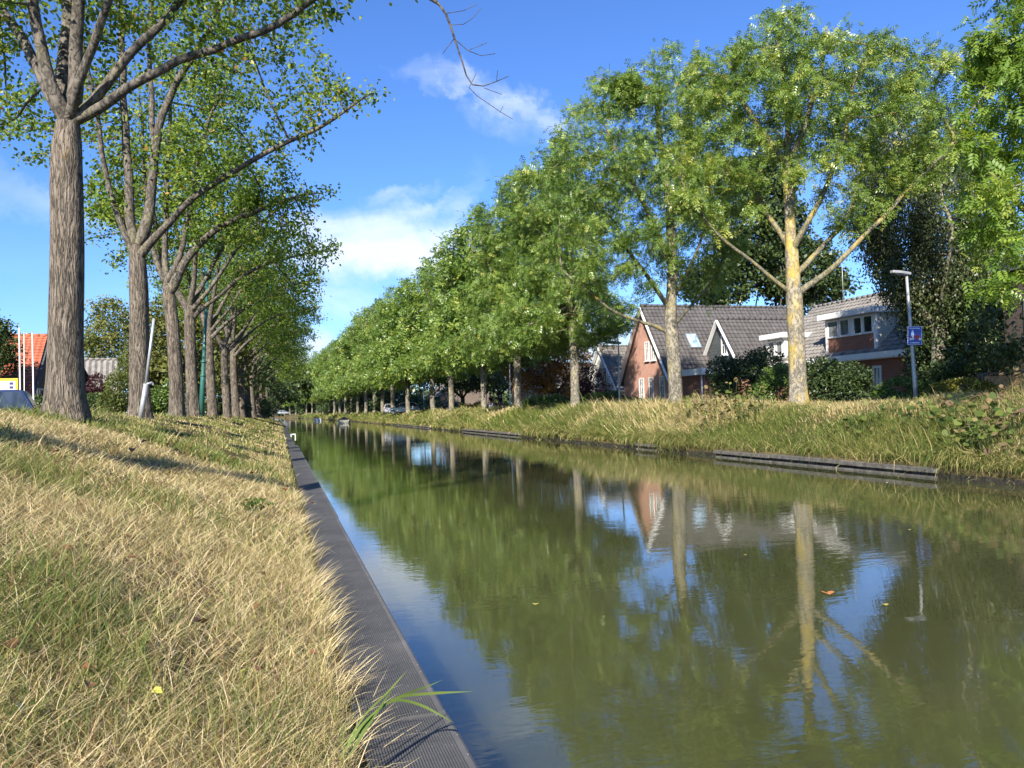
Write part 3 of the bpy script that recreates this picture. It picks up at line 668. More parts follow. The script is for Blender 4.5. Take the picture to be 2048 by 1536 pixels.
# ------------------------------------------------------------------ ash trees on the far bank
GR = 'ash trees along the far bank'
ash = t_ash(); ash_lo = t_ash(3, 0.40, 0.17); ash_far = t_ash(2, 0.52, 0.26)
def bfoot(px, d):
    p = P(px, 815, d); return np.array([p[0], p[1], float(gz(p[0], p[1])) - 0.05])
a1 = bfoot(1597, 25.2); D = 25.2
make_tree('ash_tree', a1, [(0, 0, 0)] + rel(a1, [(1594, 700, D), (1589, 620, D), (1584, 520, D), (1578, 400, D), (1574, 330, D)]),
    [rel(a1, [(1588, 592, D), (1570, 578, D), (1530, 548, D - .2), (1480, 505, D - .4), (1430, 462, D - .6), (1395, 415, D - .7), (1360, 360, D - .8)]),
     rel(a1, [(1592, 592, D), (1612, 575, D), (1660, 540, D - .2), (1710, 490, D - .3), (1770, 430, D - .4), (1840, 355, D - .5), (1915, 285, D - .5)]),
     rel(a1, [(1586, 560, D), (1600, 545, D + .1), (1640, 500, D + .3), (1680, 455, D + .5), (1708, 400, D + .6), (1730, 325, D + .7), (1760, 230, D + .9)]),
     rel(a1, [(1582, 505, D), (1600, 470, D - .3), (1640, 400, D - .6), (1668, 330, D - .8), (1690, 270, D - .9), (1705, 170, D - 1)]),
     rel(a1, [(1582, 500, D), (1565, 475, D + .3), (1535, 430, D + .5), (1505, 370, D + .6), (1460, 335, D + .8), (1400, 312, D + .9)]),
     rel(a1, [(1576, 340, D), (1545, 290, D), (1500, 230, D), (1460, 160, D)]), rel(a1, [(1574, 335, D), (1572, 230, D), (1560, 120, D), (1547, 30, D)]),
     rel(a1, [(1575, 335, D), (1610, 250, D), (1640, 150, D + .3), (1650, 90, D + .3)])],
    [pblob(a1, 1548, 40, D, 31, 44, .7), pblob(a1, 1555, 105, D, 112, 78, 2.0), pblob(a1, 1450, 165, D, 100, 89, 2.0), pblob(a1, 1670, 140, D, 123, 84, 2.2), pblob(a1, 1825, 165, D, 78, 95, 1.8), pblob(a1, 1560, 215, D, 156, 72, 2.8),
     pblob(a1, 1385, 190, D, 60, 60, 1.5), pblob(a1, 1400, 270, D, 78, 89, 1.8), pblob(a1, 1765, 250, D, 123, 78, 2.2), pblob(a1, 1885, 300, D, 67, 78, 1.4), pblob(a1, 1470, 330, D + .5, 89, 67, 1.8), pblob(a1, 1790, 350, D, 100, 56, 1.6),
     pblob(a1, 1440, 420, D + .5, 60, 45, 1.2), pblob(a1, 1500, 400, D + 1, 50, 40, 1.2), pblob(a1, 1690, 400, D - .5, 45, 50, 1.0), pblob(a1, 1740, 430, D, 50, 40, 1.0), pblob(a1, 1620, 330, D - 1, 60, 50, 1.3), pblob(a1, 1380, 400, D - .5, 56, 67, 1.3), pblob(a1, 1650, 250, D, 100, 67, 2.0)],
    0.265, 61, t_ash(3, .38, .16), 19500, 0.26, M['leaf_ash'], M['ash_bark'], M['ash_limb'],
    'tall ash with a yellow lichened trunk standing before the house with the wide dormer', 'tree', GR, n_att=1500, step=0.34, kill=0.46, leaf_sd=0.17, flare=0.5, tropism=(0, 0, .03), tint_mu=0.6, hollow=0.2)
a2 = bfoot(1352, 32.5); D = 32.5
make_tree('ash_tree', a2, [(0, 0, 0)] + rel(a2, [(1350, 760, D), (1345, 680, D), (1341, 630, D), (1345, 550, D), (1343, 470, D)]),
    [rel(a2, [(1339, 668, D), (1320, 655, D), (1270, 640, D - .3), (1215, 615, D - .4), (1165, 575, D - .5), (1120, 540, D - .6)]),
     rel(a2, [(1340, 625, D), (1318, 585, D), (1290, 545, D), (1255, 495, D + .2), (1230, 440, D + .3)]), rel(a2, [(1344, 480, D), (1335, 380, D), (1320, 270, D), (1308, 120, D)]),
     rel(a2, [(1344, 655, D), (1372, 620, D), (1405, 590, D - .2), (1440, 530, D - .3), (1470, 430, D - .4)]), rel(a2, [(1344, 600, D), (1375, 545, D + .3), (1405, 470, D + .5), (1425, 380, D + .6)]),
     rel(a2, [(1344, 540, D), (1310, 460, D - .3), (1270, 370, D - .6), (1220, 280, D - .8)])],
    [pblob(a2, 1308, 140, D, 67, 50, 1.5), pblob(a2, 1290, 220, D, 123, 89, 2.4), pblob(a2, 1200, 220, D, 67, 78, 1.8), pblob(a2, 1400, 250, D, 78, 100, 2.2), pblob(a2, 1160, 320, D, 89, 89, 2.2), pblob(a2, 1270, 360, D, 134, 100, 3.0),
     pblob(a2, 1395, 390, D, 100, 100, 2.6), pblob(a2, 1130, 440, D, 78, 89, 2.2), pblob(a2, 1210, 500, D, 112, 78, 2.8), pblob(a2, 1330, 490, D, 112, 78, 2.8), pblob(a2, 1440, 500, D, 56, 67, 2.0), pblob(a2, 1150, 565, D, 67, 44, 1.8),
     pblob(a2, 1260, 575, D, 67, 39, 1.8), pblob(a2, 1420, 580, D, 56, 39, 1.6)],
    0.28, 71, t_ash(3, 0.38, 0.17), 21000, 0.29, M['leaf_ash'], M['ash_plain'], M['ash_limb'],
    'ash with a mottled grey trunk directly before the brick gable house', 'tree', GR, n_att=1500, step=0.40, kill=0.52, leaf_sd=0.22, flare=0.4, tropism=(0, 0, .03), tint_mu=0.5, hollow=0.2)
def gen_ash(base, seed, label, nl, size, tmpl, H=16.0, fork=3.4, sp=1.0, sh=(0, 0)):
    s = np.random.default_rng(seed); j = lambda a=.3: s.normal(0, a); k = H / 16.0
    L = []
    for a in range(7):
        an = a * 2.4 + j(.3); r = (3.6 + j(.4)) * sp; z0 = fork + .25 * a
        L.append([(0, 0, z0), (math.cos(an) * r * .3, math.sin(an) * r * .3, z0 + 1.2 + .2 * a), (math.cos(an) * r * .7, math.sin(an) * r * .7, z0 + 3 + .4 * a), (math.cos(an) * r, math.sin(an) * r, z0 + 5.0 + .5 * a)])
    S = lambda bl: [((c[0] + sh[0], c[1] + sh[1], c[2]), r) for c, r in bl]
    return make_tree('ash_tree', base, [(0, 0, 0), (j(.06), j(.06), 1.6), (j(.08), j(.08), fork), (j(.1), j(.1), fork + 3.5), (j(.2), j(.2), fork + 6)], L,
        S([((0, 0, 13 * k), (2.2 * sp, 2.2 * sp, 2.6 * k)), ((0, 0, 10 * k), (4.2 * sp, 4.2 * sp, 2.8 * k)), ((0, 0, 7 * k), (4.9 * sp, 4.9 * sp, 2.4 * k)), ((2.2, 1, 5.0), (2.6, 2.6, 1.3)), ((-2.4, -1.2, 4.8), (2.6, 2.8, 1.3)), ((-1, 2.4, 5), (2.4, 2.4, 1.3)),
         ((1.2, -2.6, 4.9), (2.4, 2.4, 1.3)), ((1.6, 1.4, 12 * k), (1.8, 1.8, 2 * k)), ((-1.7, -1, 11.6 * k), (1.9, 1.9, 2 * k))]),
        0.24, seed, tmpl, nl, size, M['leaf_ash'], M['ash_plain'], M['ash_limb'], label, 'tree', GR, n_att=1250, step=0.46, kill=0.6, leaf_sd=0.27, flare=0.4, tint_mu=0.5, twigmin=0.007, hollow=0.35)
RP = [(1151, 43.6), (1038, 53.0), (968, 62.0), (903, 73.0), (866, 82.0), (816, 92.0), (786, 102), (766, 112), (748, 122), (731, 132), (716, 142), (703, 152), (691, 162), (680, 173), (668, 184), (657, 196), (646, 209), (635, 223), (624, 238), (613, 254), (602, 270), (591, 288), (580, 306), (569, 324)]
RL = ['ash with a pale trunk between the purple shrub and the rusty tree', 'ash with a pale slender trunk beside the slim lamp post, before the rusty tree', 'ash with a dark cluttered trunk next to the walking people',
      'ash with a sunlit trunk base left of the clipped hedge blocks', 'ash with a trunk just past the blue board of the far house', 'dark trunked ash just right of the parked silver car',
      'dark trunked ash before the parked silver car'] + ['distant ash of the far bank row, its crown merging with its neighbours'] * 40
def far_foot(px, d):
    p = P(px, 815, d); return np.array([p[0], p[1], float(gz(p[0], p[1])) - 0.05])
r0 = gen_ash(far_foot(*RP[0]), 81, RL[0], 20000, 0.36, ash_lo, 16.5, 4.0, .64, (-.5, 1.1))
r1 = gen_ash(far_foot(*RP[1]), 92, RL[1], 17000, 0.39, ash_lo, 17.2, 4.2, .76)
r2 = gen_ash(far_foot(*RP[4]), 103, RL[4], 9000, 0.55, ash_far, 17.0, 3.8, .85)
for i, (px, d) in enumerate(RP):
    if i in (0, 1, 4): continue
    copy_tree([r0, r1, r2][i % 3] if i < 4 else (r2 if i % 2 else r1), far_foot(px, d), 1.1 * i + .4, [1, 1, 1.0, 1.0, 1, .98, 1.04, 1.0, 1.06][i] if i < 9 else 1.04 + .07 * math.sin(i * 2.3), RL[i])
# bright ash standing closest, only half of its crown in the picture
a0 = np.array([15.9, 11.3, float(gz(15.9, 11.3)) - .05]); D = 15.4
make_tree('ash_tree', a0, [(0, 0, 0), (0, 0, 2), (0.1, .05, 4), (.1, .1, 7)],
    [[(0, 0, 2.6), (-1.0, .8, 4), (-1.9, 1.6, 6)], [(0, 0, 2.8), (-1.1, -.4, 4.4), (-2.2, -.5, 7)], [(0, 0, 3), (1, .5, 5), (2, 1, 8)], [(0, 0, 3.4), (.6, 1.4, 5.2), (.8, 2.4, 8)], [(0, 0, 3), (.6, -1.4, 5.2), (.8, -2.4, 8)], [(0.1, .1, 6), (-.6, .4, 8), (-.9, .7, 10)]],
    [pblob(a0, 2010, 250, D, 70, 90, 1.3), pblob(a0, 2080, 150, D, 110, 130, 1.7), pblob(a0, 1975, 400, D, 55, 80, 1.1), pblob(a0, 2050, 420, D, 90, 120, 1.6), pblob(a0, 1990, 540, D, 52, 60, 1.0), pblob(a0, 2070, 560, D, 80, 60, 1.3), ((.5, 0, 7), (2.8, 2.8, 3.2)), ((.2, 0, 10), (2, 2, 1.6))],
    0.22, 15, t_ash(4, .36, .15), 8500, 0.33, M['leaf_bright'], M['ash_bark'], M['ash_limb'], 'bright fresh green ash with large leaves beside the wooden fence', 'tree', GR, n_att=900, step=0.32, kill=0.42, leaf_sd=0.16, tint_mu=0.55, hollow=.5)

# ------------------------------------------------------------------ garden trees behind the houses and hedges
def garden_tree(base, H, rad, seed, leafm, nl, size, label, trunk_h=2.5, name='garden_tree', tmpl=None, cat='tree', group=None, blobs=None, bark='dark_bark', hang=0.0, Rb=0.25, sd=0.3, att=700, step=.5, mu=.5):
    bl = blobs or [((0, 0, H * .78), (rad * .7, rad * .7, H * .22)), ((0, 0, H * .5), (rad, rad, H * .26)), ((rad * .4, rad * .3, H * .35), (rad * .7, rad * .7, H * .14)), ((-rad * .45, -rad * .3, H * .36), (rad * .7, rad * .7, H * .14))]
    L = [[(0, 0, trunk_h), (math.cos(a) * rad * .3, math.sin(a) * rad * .3, trunk_h + H * .14), (math.cos(a) * rad * .6, math.sin(a) * rad * .6, trunk_h + H * .32)] for a in (0.3, 1.6, 2.9, 4.2, 5.4)]
    return make_tree(name, base, [(0, 0, 0), (.03, .02, trunk_h * .5), (.05, -.03, trunk_h), (0, .05, H * .5)], L, bl, Rb, seed, tmpl or rhomb, nl, size, M[leafm], M[bark], M[bark], label, cat, group,
                     n_att=att, step=step, kill=step * 1.3, leaf_sd=sd, hang=hang, tint_mu=mu, twigmin=.008, hollow=.35)
def at(px, d, z=None):
    p = P(px, 815, d); return np.array([p[0], p[1], float(gz(p[0], p[1])) if z is None else z])
def tb(base, px, py, d, rx, ry, rd): return pblob(base, px, py, d, rx, ry, rd)
o1 = at(1560, 66); d = 66
garden_tree(o1, 17, 5, 201, 'leaf_dark', 30000, .40, 'dark dense tree rising behind the tiled roofs', 3, blobs=[tb(o1, 1530, 470, d, 110, 110, 4), tb(o1, 1590, 540, d, 95, 70, 4), tb(o1, 1440, 560, d, 80, 60, 3.5), tb(o1, 1530, 360, d, 80, 60, 3), tb(o1, 1650, 580, d, 50, 40, 2.5)], sd=.42)
o2 = at(1880, 30.5); d = 30.5
garden_tree(o2, 12, 4, 202, 'leaf_birch', 80000, .115, 'dark drooping birch overhanging the dormer house, its pale trunk beside the fence', 3.2, 'birch_tree', rhomb, bark='ash_plain', hang=1.5, Rb=.26, sd=.22, att=1100, step=.42,
    blobs=[tb(o2, 1830, 270, d, 90, 80, 2.2), tb(o2, 1790, 400, d, 85, 90, 2.2), tb(o2, 1900, 370, d, 80, 110, 2.4), tb(o2, 1860, 500, d, 100, 70, 2.4), tb(o2, 1940, 520, d, 60, 80, 2), tb(o2, 1745, 330, d, 40, 70, 1.4), tb(o2, 1900, 600, d, 70, 40, 2)])
o2b = at(1905, 33)
garden_tree(o2b, 7, 3, 203, 'leaf_dark', 34000, .16, 'dark leafy tree growing under the drooping birch', 1.2, sd=.3, blobs=[tb(o2b, 1900, 660, 31, 70, 60, 2), tb(o2b, 1960, 720, 29, 60, 50, 2), tb(o2b, 1930, 600, 30, 70, 60, 2), tb(o2b, 1890, 740, 29, 60, 40, 1.6), tb(o2b, 1860, 610, 33, 40, 60, 1.5), tb(o2b, 1950, 640, 33, 50, 60, 2), tb(o2b, 1980, 520, 35, 60, 80, 2), tb(o2b, 1880, 740, 33, 60, 35, 1.6), tb(o2b, 1995, 610, 23.8, 38, 70, .7), tb(o2b, 2010, 700, 23.8, 30, 30, .6)])
o3 = at(1110, 66); d = 66
garden_tree(o3, 8, 4, 204, 'leaf_rust', 11000, .24, 'rusty brown tree behind the pale ash trunks', 1.5, blobs=[tb(o3, 1075, 740, d, 70, 50, 3), tb(o3, 1140, 720, d, 50, 55, 2.6), tb(o3, 1110, 690, d, 60, 40, 2.6), tb(o3, 1150, 780, d, 40, 30, 2)], sd=.35)
o4 = at(1185, 50)
garden_tree(o4, 3.4, 1.4, 205, 'leaf_purple', 4200, .13, 'purple leaved shrub before the white cottage', .6, 'purple_shrub', cat='shrub', Rb=.07, sd=.2, att=250, step=.3)
o5 = at(1000, 92)
garden_tree(o5, 12, 6, 206, 'leaf_dark', 9000, .4, 'dark green tree behind the walking people', 2, sd=.45)
o5b = at(925, 96); garden_tree(o5b, 11, 6, 207, 'leaf_hedge', 8000, .4, 'green garden tree behind the clipped hedge blocks', 2, sd=.45)
o5c = at(745, 150); garden_tree(o5c, 14, 5, 208, 'leaf_dark', 7000, .5, 'dark tree behind the silver car', 2, sd=.5)
o6 = at(697, 215); garden_tree(o6, 21, 4, 209, 'leaf_dark', 6000, .6, 'dark narrow tree top showing above the far ash row', 3, sd=.6)
# trees on the other side of the near road
q1 = at(232, 75); d = 75
garden_tree(q1, 12, 4, 211, 'leaf_pale', 8000, .30, 'pale green tree behind the grey roofed house', 3, blobs=[tb(q1, 225, 640, d, 48, 45, 2.5), tb(q1, 240, 690, d, 55, 55, 3), tb(q1, 195, 690, d, 35, 50, 2)], sd=.4)
q2 = at(318, 60); d = 60
garden_tree(q2, 9, 3.5, 212, 'leaf_pale', 8000, .26, 'loose light green tree seen between the second and third trunks', 2, blobs=[tb(q2, 320, 680, d, 40, 50, 2.2), tb(q2, 300, 740, d, 50, 45, 2.4), tb(q2, 345, 620, d, 35, 50, 2), tb(q2, 300, 640, d, 25, 40, 1.5)], sd=.35)
q3 = at(-36, 43.5); d = 43.5
garden_tree(q3, 7, 3, 213, 'leaf_dark', 9000, .2, 'very dark tree beside the red roofed house', 1.5, blobs=[tb(q3, -22, 690, d, 46, 60, 1.2), tb(q3, -40, 650, d, 50, 36, 1.2), tb(q3, 10, 700, d, 20, 40, .8), tb(q3, -40, 755, d, 50, 40, 1.2)], sd=.3)
for i, (px, dd, H, r_, ma) in enumerate([(395, 62, 10, 5, 'leaf_pale'), (440, 85, 11, 6, 'leaf_hedge'), (375, 95, 13, 6, 'leaf_dark'), (500, 130, 13, 7, 'leaf_dark'), (470, 105, 12, 6, 'leaf_hedge')]):
    garden_tree(at(px, dd), H, r_, 230 + i, ma, 5500, .38, ['light tree behind the fourth trunk and the green lamp post', 'green tree beyond the fifth and sixth trunks', 'dark tall tree beyond the fourth trunk', 'dark tree closing the far end of the dry bank', 'green tree beyond the seventh trunk'][i], 1.5, sd=.5, att=400, step=.7)
for i, (px, dd) in enumerate([(545, 150), (533, 190), (518, 235), (590, 345), (560, 350), (530, 345), (620, 352), (655, 358), (690, 358)]):
    garden_tree(at(px, dd), [15, 14, 13, 11, 11, 12, 11, 12, 12][i], 7, 260 + i, ['leaf_dark', 'leaf_dark', 'leaf_hedge', 'leaf_ash', 'leaf_ash', 'leaf_hedge', 'leaf_ash', 'leaf_ash', 'leaf_ash'][i], 3500, .75,
                ['dark round tree overhanging the far end of the dry bank', 'dark tree just past the end of the dry bank row', 'far green tree behind the last dry bank trunks'][i] if i < 3 else 'distant tree closing the view at the end of the canal', [1.5, 1.5, 1.5, 2, 2, 2, 2, 2, 2][i], sd=.6, att=300, step=.9, group=None if i < 3 else 'distant trees at the end of the canal')
# ------------------------------------------------------------------ buildings
M['brick_pink'] = brickmat('pink_brick', (0.62, 0.32, 0.235), (0.54, 0.26, 0.185), (0.50, 0.41, 0.35), 0.22, 0.065)
M['brick_red'] = brickmat('red_brick', (0.34, 0.125, 0.07), (0.26, 0.095, 0.055), (0.26, 0.20, 0.16))
M['brick_dark'] = brickmat('dark_brick', (0.075, 0.055, 0.043), (0.055, 0.042, 0.034), (0.065, 0.058, 0.05))
M['brick_brown'] = brickmat('brown_brick', (0.17, 0.125, 0.09), (0.13, 0.095, 0.07), (0.15, 0.13, 0.11))
M['render_white'] = plain('white_render', (0.74, 0.73, 0.70), 0.8, var=0.08, scale=2, bmp=0.004)
M['white'] = plain('white_paint', (0.80, 0.79, 0.76), 0.45, var=0.06, scale=3)
M['cream'] = plain('cream_panel', (0.55, 0.52, 0.42), 0.6, var=0.12, scale=3)
M['tile_dark'] = tilemat('dark_roof_tiles', (0.085, 0.078, 0.074), 0.3, (0.20, 0.19, 0.16))
M['tile_grey'] = tilemat('weathered_grey_tiles', (0.20, 0.185, 0.165), 0.35, (0.38, 0.36, 0.30))
M['tile_brown'] = tilemat('mottled_brown_tiles', (0.15, 0.135, 0.115), 0.45, (0.42, 0.38, 0.28))
M['tile_red'] = tilemat('orange_clay_tiles', (0.42, 0.125, 0.065), 0.25, (0.42, 0.22, 0.12))
M['board_dark'] = plain('dark_weatherboard', (0.075, 0.085, 0.088), 0.6, var=0.2, scale=4)
M['glass'] = glass('window_glass'); M['glass_curtain'] = glass('curtained_glass', (0.16, 0.17, 0.17), 0.06); M['glass_blue'] = glass('bright_glass', (0.30, 0.42, 0.52), 0.03)
M['zinc'] = plain('zinc', (0.34, 0.35, 0.35), 0.4, 0.6, var=0.15)
M['galv'] = plain('galvanised_steel', (0.40, 0.41, 0.41), 0.42, 0.35, var=0.14, scale=9)
M['lamp_head'] = plain('grey_lamp_housing', (0.30, 0.31, 0.32), 0.45, 0.2)
M['timber'] = plain('weathered_timber', (0.125, 0.115, 0.10), 0.85, var=0.55, scale=7, bmp=0.008)
M['black'] = plain('black_rubber', (0.02, 0.02, 0.02), 0.7)

def tiled_slope(mb, p0, u, v, tw=0.30, th=0.32, amp=0.022, thick=0.07):
    p0, u, v = (np.array(a, float) for a in (p0, u, v)); Lu, Lv = np.linalg.norm(u), np.linalg.norm(v)
    n = np.cross(u / Lu, v / Lv)
    if n[2] < 0: n = -n
    nu = max(2, int(round(Lu / tw))); nv = max(2, int(round(Lv / th)))
    a = np.linspace(0, 1, nu * 4 + 1); wave = amp * np.cos(a * nu * 2 * math.pi)
    rows = []
    for j in range(nv):
        for s, lift in ((j / nv, 0.045), ((j + 1) / nv, 0.010)):
            rows.append(p0 + u * a[:, None] + v * s + n * (wave[:, None] + lift))
    k = len(a); V = np.concatenate(rows); F_ = []
    for r in range(len(rows) - 1):
        for i in range(k - 1): F_.append((r * k + i, r * k + i + 1, (r + 1) * k + i + 1, (r + 1) * k + i))
    mb.add(V, F_, False)
    q_ = [p0 - n * 0.0, p0 + u, p0 + u + v, p0 + v]
    mb.prism([x - n * thick for x in q_], n * (thick - 0.025))
def window(parent, o, t_, n_, a0, a1, z0, z1, cols=1, rows=1, fw_=0.07, fm='white', gm='glass', name='window', sill=True, out=0.05, label=None):
    """frame on a wall plane through o with tangent t_ and outward normal n_; its pane is a child"""
    o, t_, n_ = (np.array(x, float) for x in (o, t_, n_)); up = np.array([0, 0, 1.0])
    mb = MB()
    def bar(a, b, c, d, dep, off=0.0):
        pts = [o + t_ * x + up * z + n_ * (-0.04 + off) for x, z in ((a, c), (b, c), (b, d), (a, d))]
        mb.prism(pts, n_ * (dep + 0.04 - off))
    bar(a0, a0 + fw_, z0, z1, out); bar(a1 - fw_, a1, z0, z1, out); bar(a0 + fw_, a1 - fw_, z0, z0 + fw_, out); bar(a0 + fw_, a1 - fw_, z1 - fw_, z1, out)
    ia, ib, ic, idd = a0 + fw_, a1 - fw_, z0 + fw_, z1 - fw_; s = fw_ * 0.55
    for i in range(1, cols):
        x = ia + (ib - ia) * i / cols; bar(x - s / 2, x + s / 2, ic, idd, out - 0.012)
    for j in range(1, rows):
        z = ic + (idd - ic) * j / rows; bar(ia, ib, z - s / 2, z + s / 2, out - 0.016)
    if sill: bar(a0 - 0.05, a1 + 0.05, z0 - 0.06, z0 - 0.002, out + 0.06)
    f = mb.build(name, M[fm], parent)
    if label: f['label'] = label
    pb = MB(); pb.prism([o + t_ * x + up * z + n_ * (-0.03) for x, z in ((ia, ic), (ib, ic), (ib, idd), (ia, idd))], n_ * 0.045)
    pb.build('pane', M[gm], f)
    return f
def gable_house(name, label, loc, rz, L, W, eave, ridge, wallm, roofm, cat='house', over=0.3, vover=0.18, trim='white', group=None, tw=.3, th=.32):
    """ridge along local x; z=0 at the ground"""
    h = thing(name, loc, rz, label, cat, group)
    mb = MB(); hw = W / 2
    mb.prism([(-L / 2, -hw, -0.6), (-L / 2, hw, -0.6), (-L / 2, hw, eave), (-L / 2, 0, ridge), (-L / 2, -hw, eave)], (L, 0, 0))
    mb.build('wall', M[wallm], h)
    sl = (ridge - eave) / hw
    rb = MB()
    for s in (-1, 1):
        p0 = (-L / 2 - vover, s * (hw + over), eave - sl * over + 0.06); u = (L + 2 * vover, 0, 0); v = (0, -s * (hw + over), (ridge - eave) + sl * over)
        tiled_slope(rb, p0, u, v, tw, th, .055 if th > 1 else .022)
    rf = rb.build('roof', M[roofm], h)
    rr = MB()
    nseg = int(L / 0.4)
    for i in range(nseg):
        x0 = -L / 2 - vover + i * (L + 2 * vover) / nseg; x1 = x0 + (L + 2 * vover) / nseg
        rr.tube([(x0, 0, ridge + 0.10), (x1 + .02, 0, ridge + 0.085)], [0.11, 0.10], 8)
    rr.build('ridge_tiles', M[roofm], rf)
    for e in (-1, 1):
        for s in (-1, 1):
            bb = MB(); x = e * (L / 2 + vover + 0.03)
            bb.beam((x, s * (hw + over + .02), eave - sl * (over + .02) - 0.06), (x, 0, ridge - 0.05), 0.05, 0.24, (1, 0, 0)); bb.build('bargeboard', M[trim], h)
    for s in (-1, 1):
        gb = MB(); gb.box(-L / 2 - vover, L / 2 + vover, s * (hw + over) - .07, s * (hw + over) + .07, eave - sl * over - .14, eave - sl * over + .0); gb.build('gutter', M[trim], h)
    return h
def onX(px, py, X):             # where the sight line meets the plane x = X
    r = ray(px, py); p = CAM + r * (X / r[0]); return p[1], p[2]
def onY(px, py, Y):
    r = ray(px, py); p = CAM + r * (Y / r[1]); return p[0], p[2]

GZ = 1.1
# brick house with its gable to the canal
XA, YA, LA = 23.7, 47.1, 11.5
hA = gable_house('brick_house', 'pink brick gable house with dark tiled roof and tall narrow white windows', (XA + LA / 2, YA, GZ), 0, LA, 7.0, 2.35, 7.1, 'brick_pink', 'tile_dark', over=.35, vover=.28)
def winA(px0, py0, px1, py1, cols=1, rows=3):
    y1, z1 = onX(px0, py0, XA); y0, z0 = onX(px1, py1, XA)
    window(hA, (-LA / 2, 0, 0), (0, 1, 0), (-1, 0, 0), y0 - YA, y1 - YA, z0 - GZ, z1 - GZ, cols, rows, .08, out=.06)
for r_ in ((1290, 684, 1299.5, 721), (1302.5, 681, 1312, 720), (1279, 757, 1289, 806), (1298, 755, 1308.5, 807), (1320, 752, 1331, 808)): winA(*r_, 2, 3)
# flat roofed extension and the cross wing belong to the same house
mb = MB(); mb.box(-LA / 2 + .2, -LA / 2 + 4.5, -7.05, -3.52, -.6, 2.15); mb.build('extension', M['brick_red'], hA)
mb = MB(); mb.box(-LA / 2 - .1, -LA / 2 + 4.6, -7.3, -3.9, 2.17, 2.55); mb.build('fascia', M['white'], hA)
mb = MB(); mb.tube([(-LA / 2 + .1, -6.95, 2.2), (-LA / 2 + .1, -6.95, -.3)], [.05, .05], 8); mb.build('downpipe', M['white'], hA)
wx0 = 26.9 - XA - LA / 2; wy = 42.9 - YA
mb = MB(); mb.prism([(wx0, wy - 2.6, .2), (wx0, wy + 2.6, .2), (wx0, wy + 2.6, 2.3), (wx0, wy, 5.75), (wx0, wy - 2.6, 2.3)], (7.0, 0, 0))
wg = mb.build('cross_wing', M['board_dark'], hA)
mb = MB(); s_ = (5.75 - 2.3) / 2.6
for s in (-1, 1): tiled_slope(mb, (wx0 - .2, wy + s * 2.9, 2.3 - s_ * .3 + .06), (7.2, 0, 0), (0, -s * 2.9, 3.45 + s_ * .3))
for i in range(18): mb.tube([(wx0 - .2 + i * .4, wy, 5.86), (wx0 + .22 + i * .4, wy, 5.845)], [.11, .1], 8)
mb.build('roof', M['tile_dark'], hA)
for s in (-1, 1): mb = MB(); mb.beam((wx0 - .24, wy + s * 2.92, 2.3 - s_ * .32 - .02), (wx0 - .24, wy, 5.72), .05, .24, (1, 0, 0)); mb.build('bargeboard', M['white'], hA)
mb = MB()
for i in range(16): mb.box(wx0 - .02 - .0, wx0 - .001, wy - 2.5 + max(0, (i * .2 - 1.3)) * .75, wy + 2.5 - max(0, (i * .2 - 1.3)) * .75, 2.2 + i * .2 - 1.0, 2.2 + i * .2 - 1.0 + .18)
mb.build('weatherboard', M['board_dark'], wg)
y1, z1 = onX(1443.5, 671, 26.9); y0, z0 = onX(1456.5, 709, 26.9)
window(hA, (wx0 - .03, 0, 0), (0, 1, 0), (-1, 0, 0), y0 - YA, y1 - YA, z0 - GZ, z1 - GZ, 2, 2, .1)
# roof window in the near slope
sl = (7.1 - 2.35) / 3.5
c0 = np.array([onY(1386, 684, YA - 1.95)[0] - XA - LA / 2, -1.95, 7.1 - sl * 1.95 + .14]); vdir = np.array([0, 1, sl]) / math.hypot(1, sl); nn = np.array([0, -sl, 1]) / math.hypot(1, sl)
mb = MB(); uu = np.array([.42, 0, 0]); vv = vdir * .62
mb.prism([c0 - uu - vv, c0 + uu - vv, c0 + uu + vv, c0 - uu + vv], nn * .09); sk = mb.build('roof_window', M['zinc'], hA)
mb = MB(); mb.prism([c0 - uu * .86 - vv * .9 + nn * .07, c0 + uu * .86 - vv * .9 + nn * .07, c0 + uu * .86 + vv * .9 + nn * .07, c0 - uu * .86 + vv * .9 + nn * .07], nn * .03); mb.build('pane', M['glass_blue'], sk)
# white cottage behind
XB, YB = 24.8, 57.2
hB = gable_house('cottage', 'small white rendered cottage with a mottled brown tiled roof', (XB + 5, YB, GZ), 0, 10, 7, 1.5, 5.2, 'render_white', 'tile_brown', over=.3)
y1, z1 = onX(1209, 735, XB); y0, z0 = onX(1214, 764, XB); window(hB, (-5, 0, 0), (0, 1, 0), (-1, 0, 0), y0 - YB, y1 - YB, z0 - GZ, z1 - GZ, 1, 2, .07, gm='glass')
sl = 3.7 / 3.5; c0 = np.array([-1.6, -1.9, 5.2 - sl * 1.9 + .14]); vdir = np.array([0, 1, sl]) / math.hypot(1, sl); nn = np.array([0, -sl, 1]) / math.hypot(1, sl); uu = np.array([.5, 0, 0]); vv = vdir * .5
mb = MB(); mb.prism([c0 - uu - vv, c0 + uu - vv, c0 + uu + vv, c0 - uu + vv], nn * .09); sk = mb.build('roof_window', M['zinc'], hB)
mb = MB(); c1 = c0 + nn * .07; mb.prism([c1 - uu * .85 - vv * .85, c1 + uu * .85 - vv * .85, c1 + uu * .85 + vv * .85, c1 - uu * .85 + vv * .85], nn * .03); mb.build('pane', M['glass'], sk)
mb = MB(); mb.box(2.2, 2.9, -.35, .35, 4.9, 6.0); mb.build('chimney', M['brick_brown'], hB)
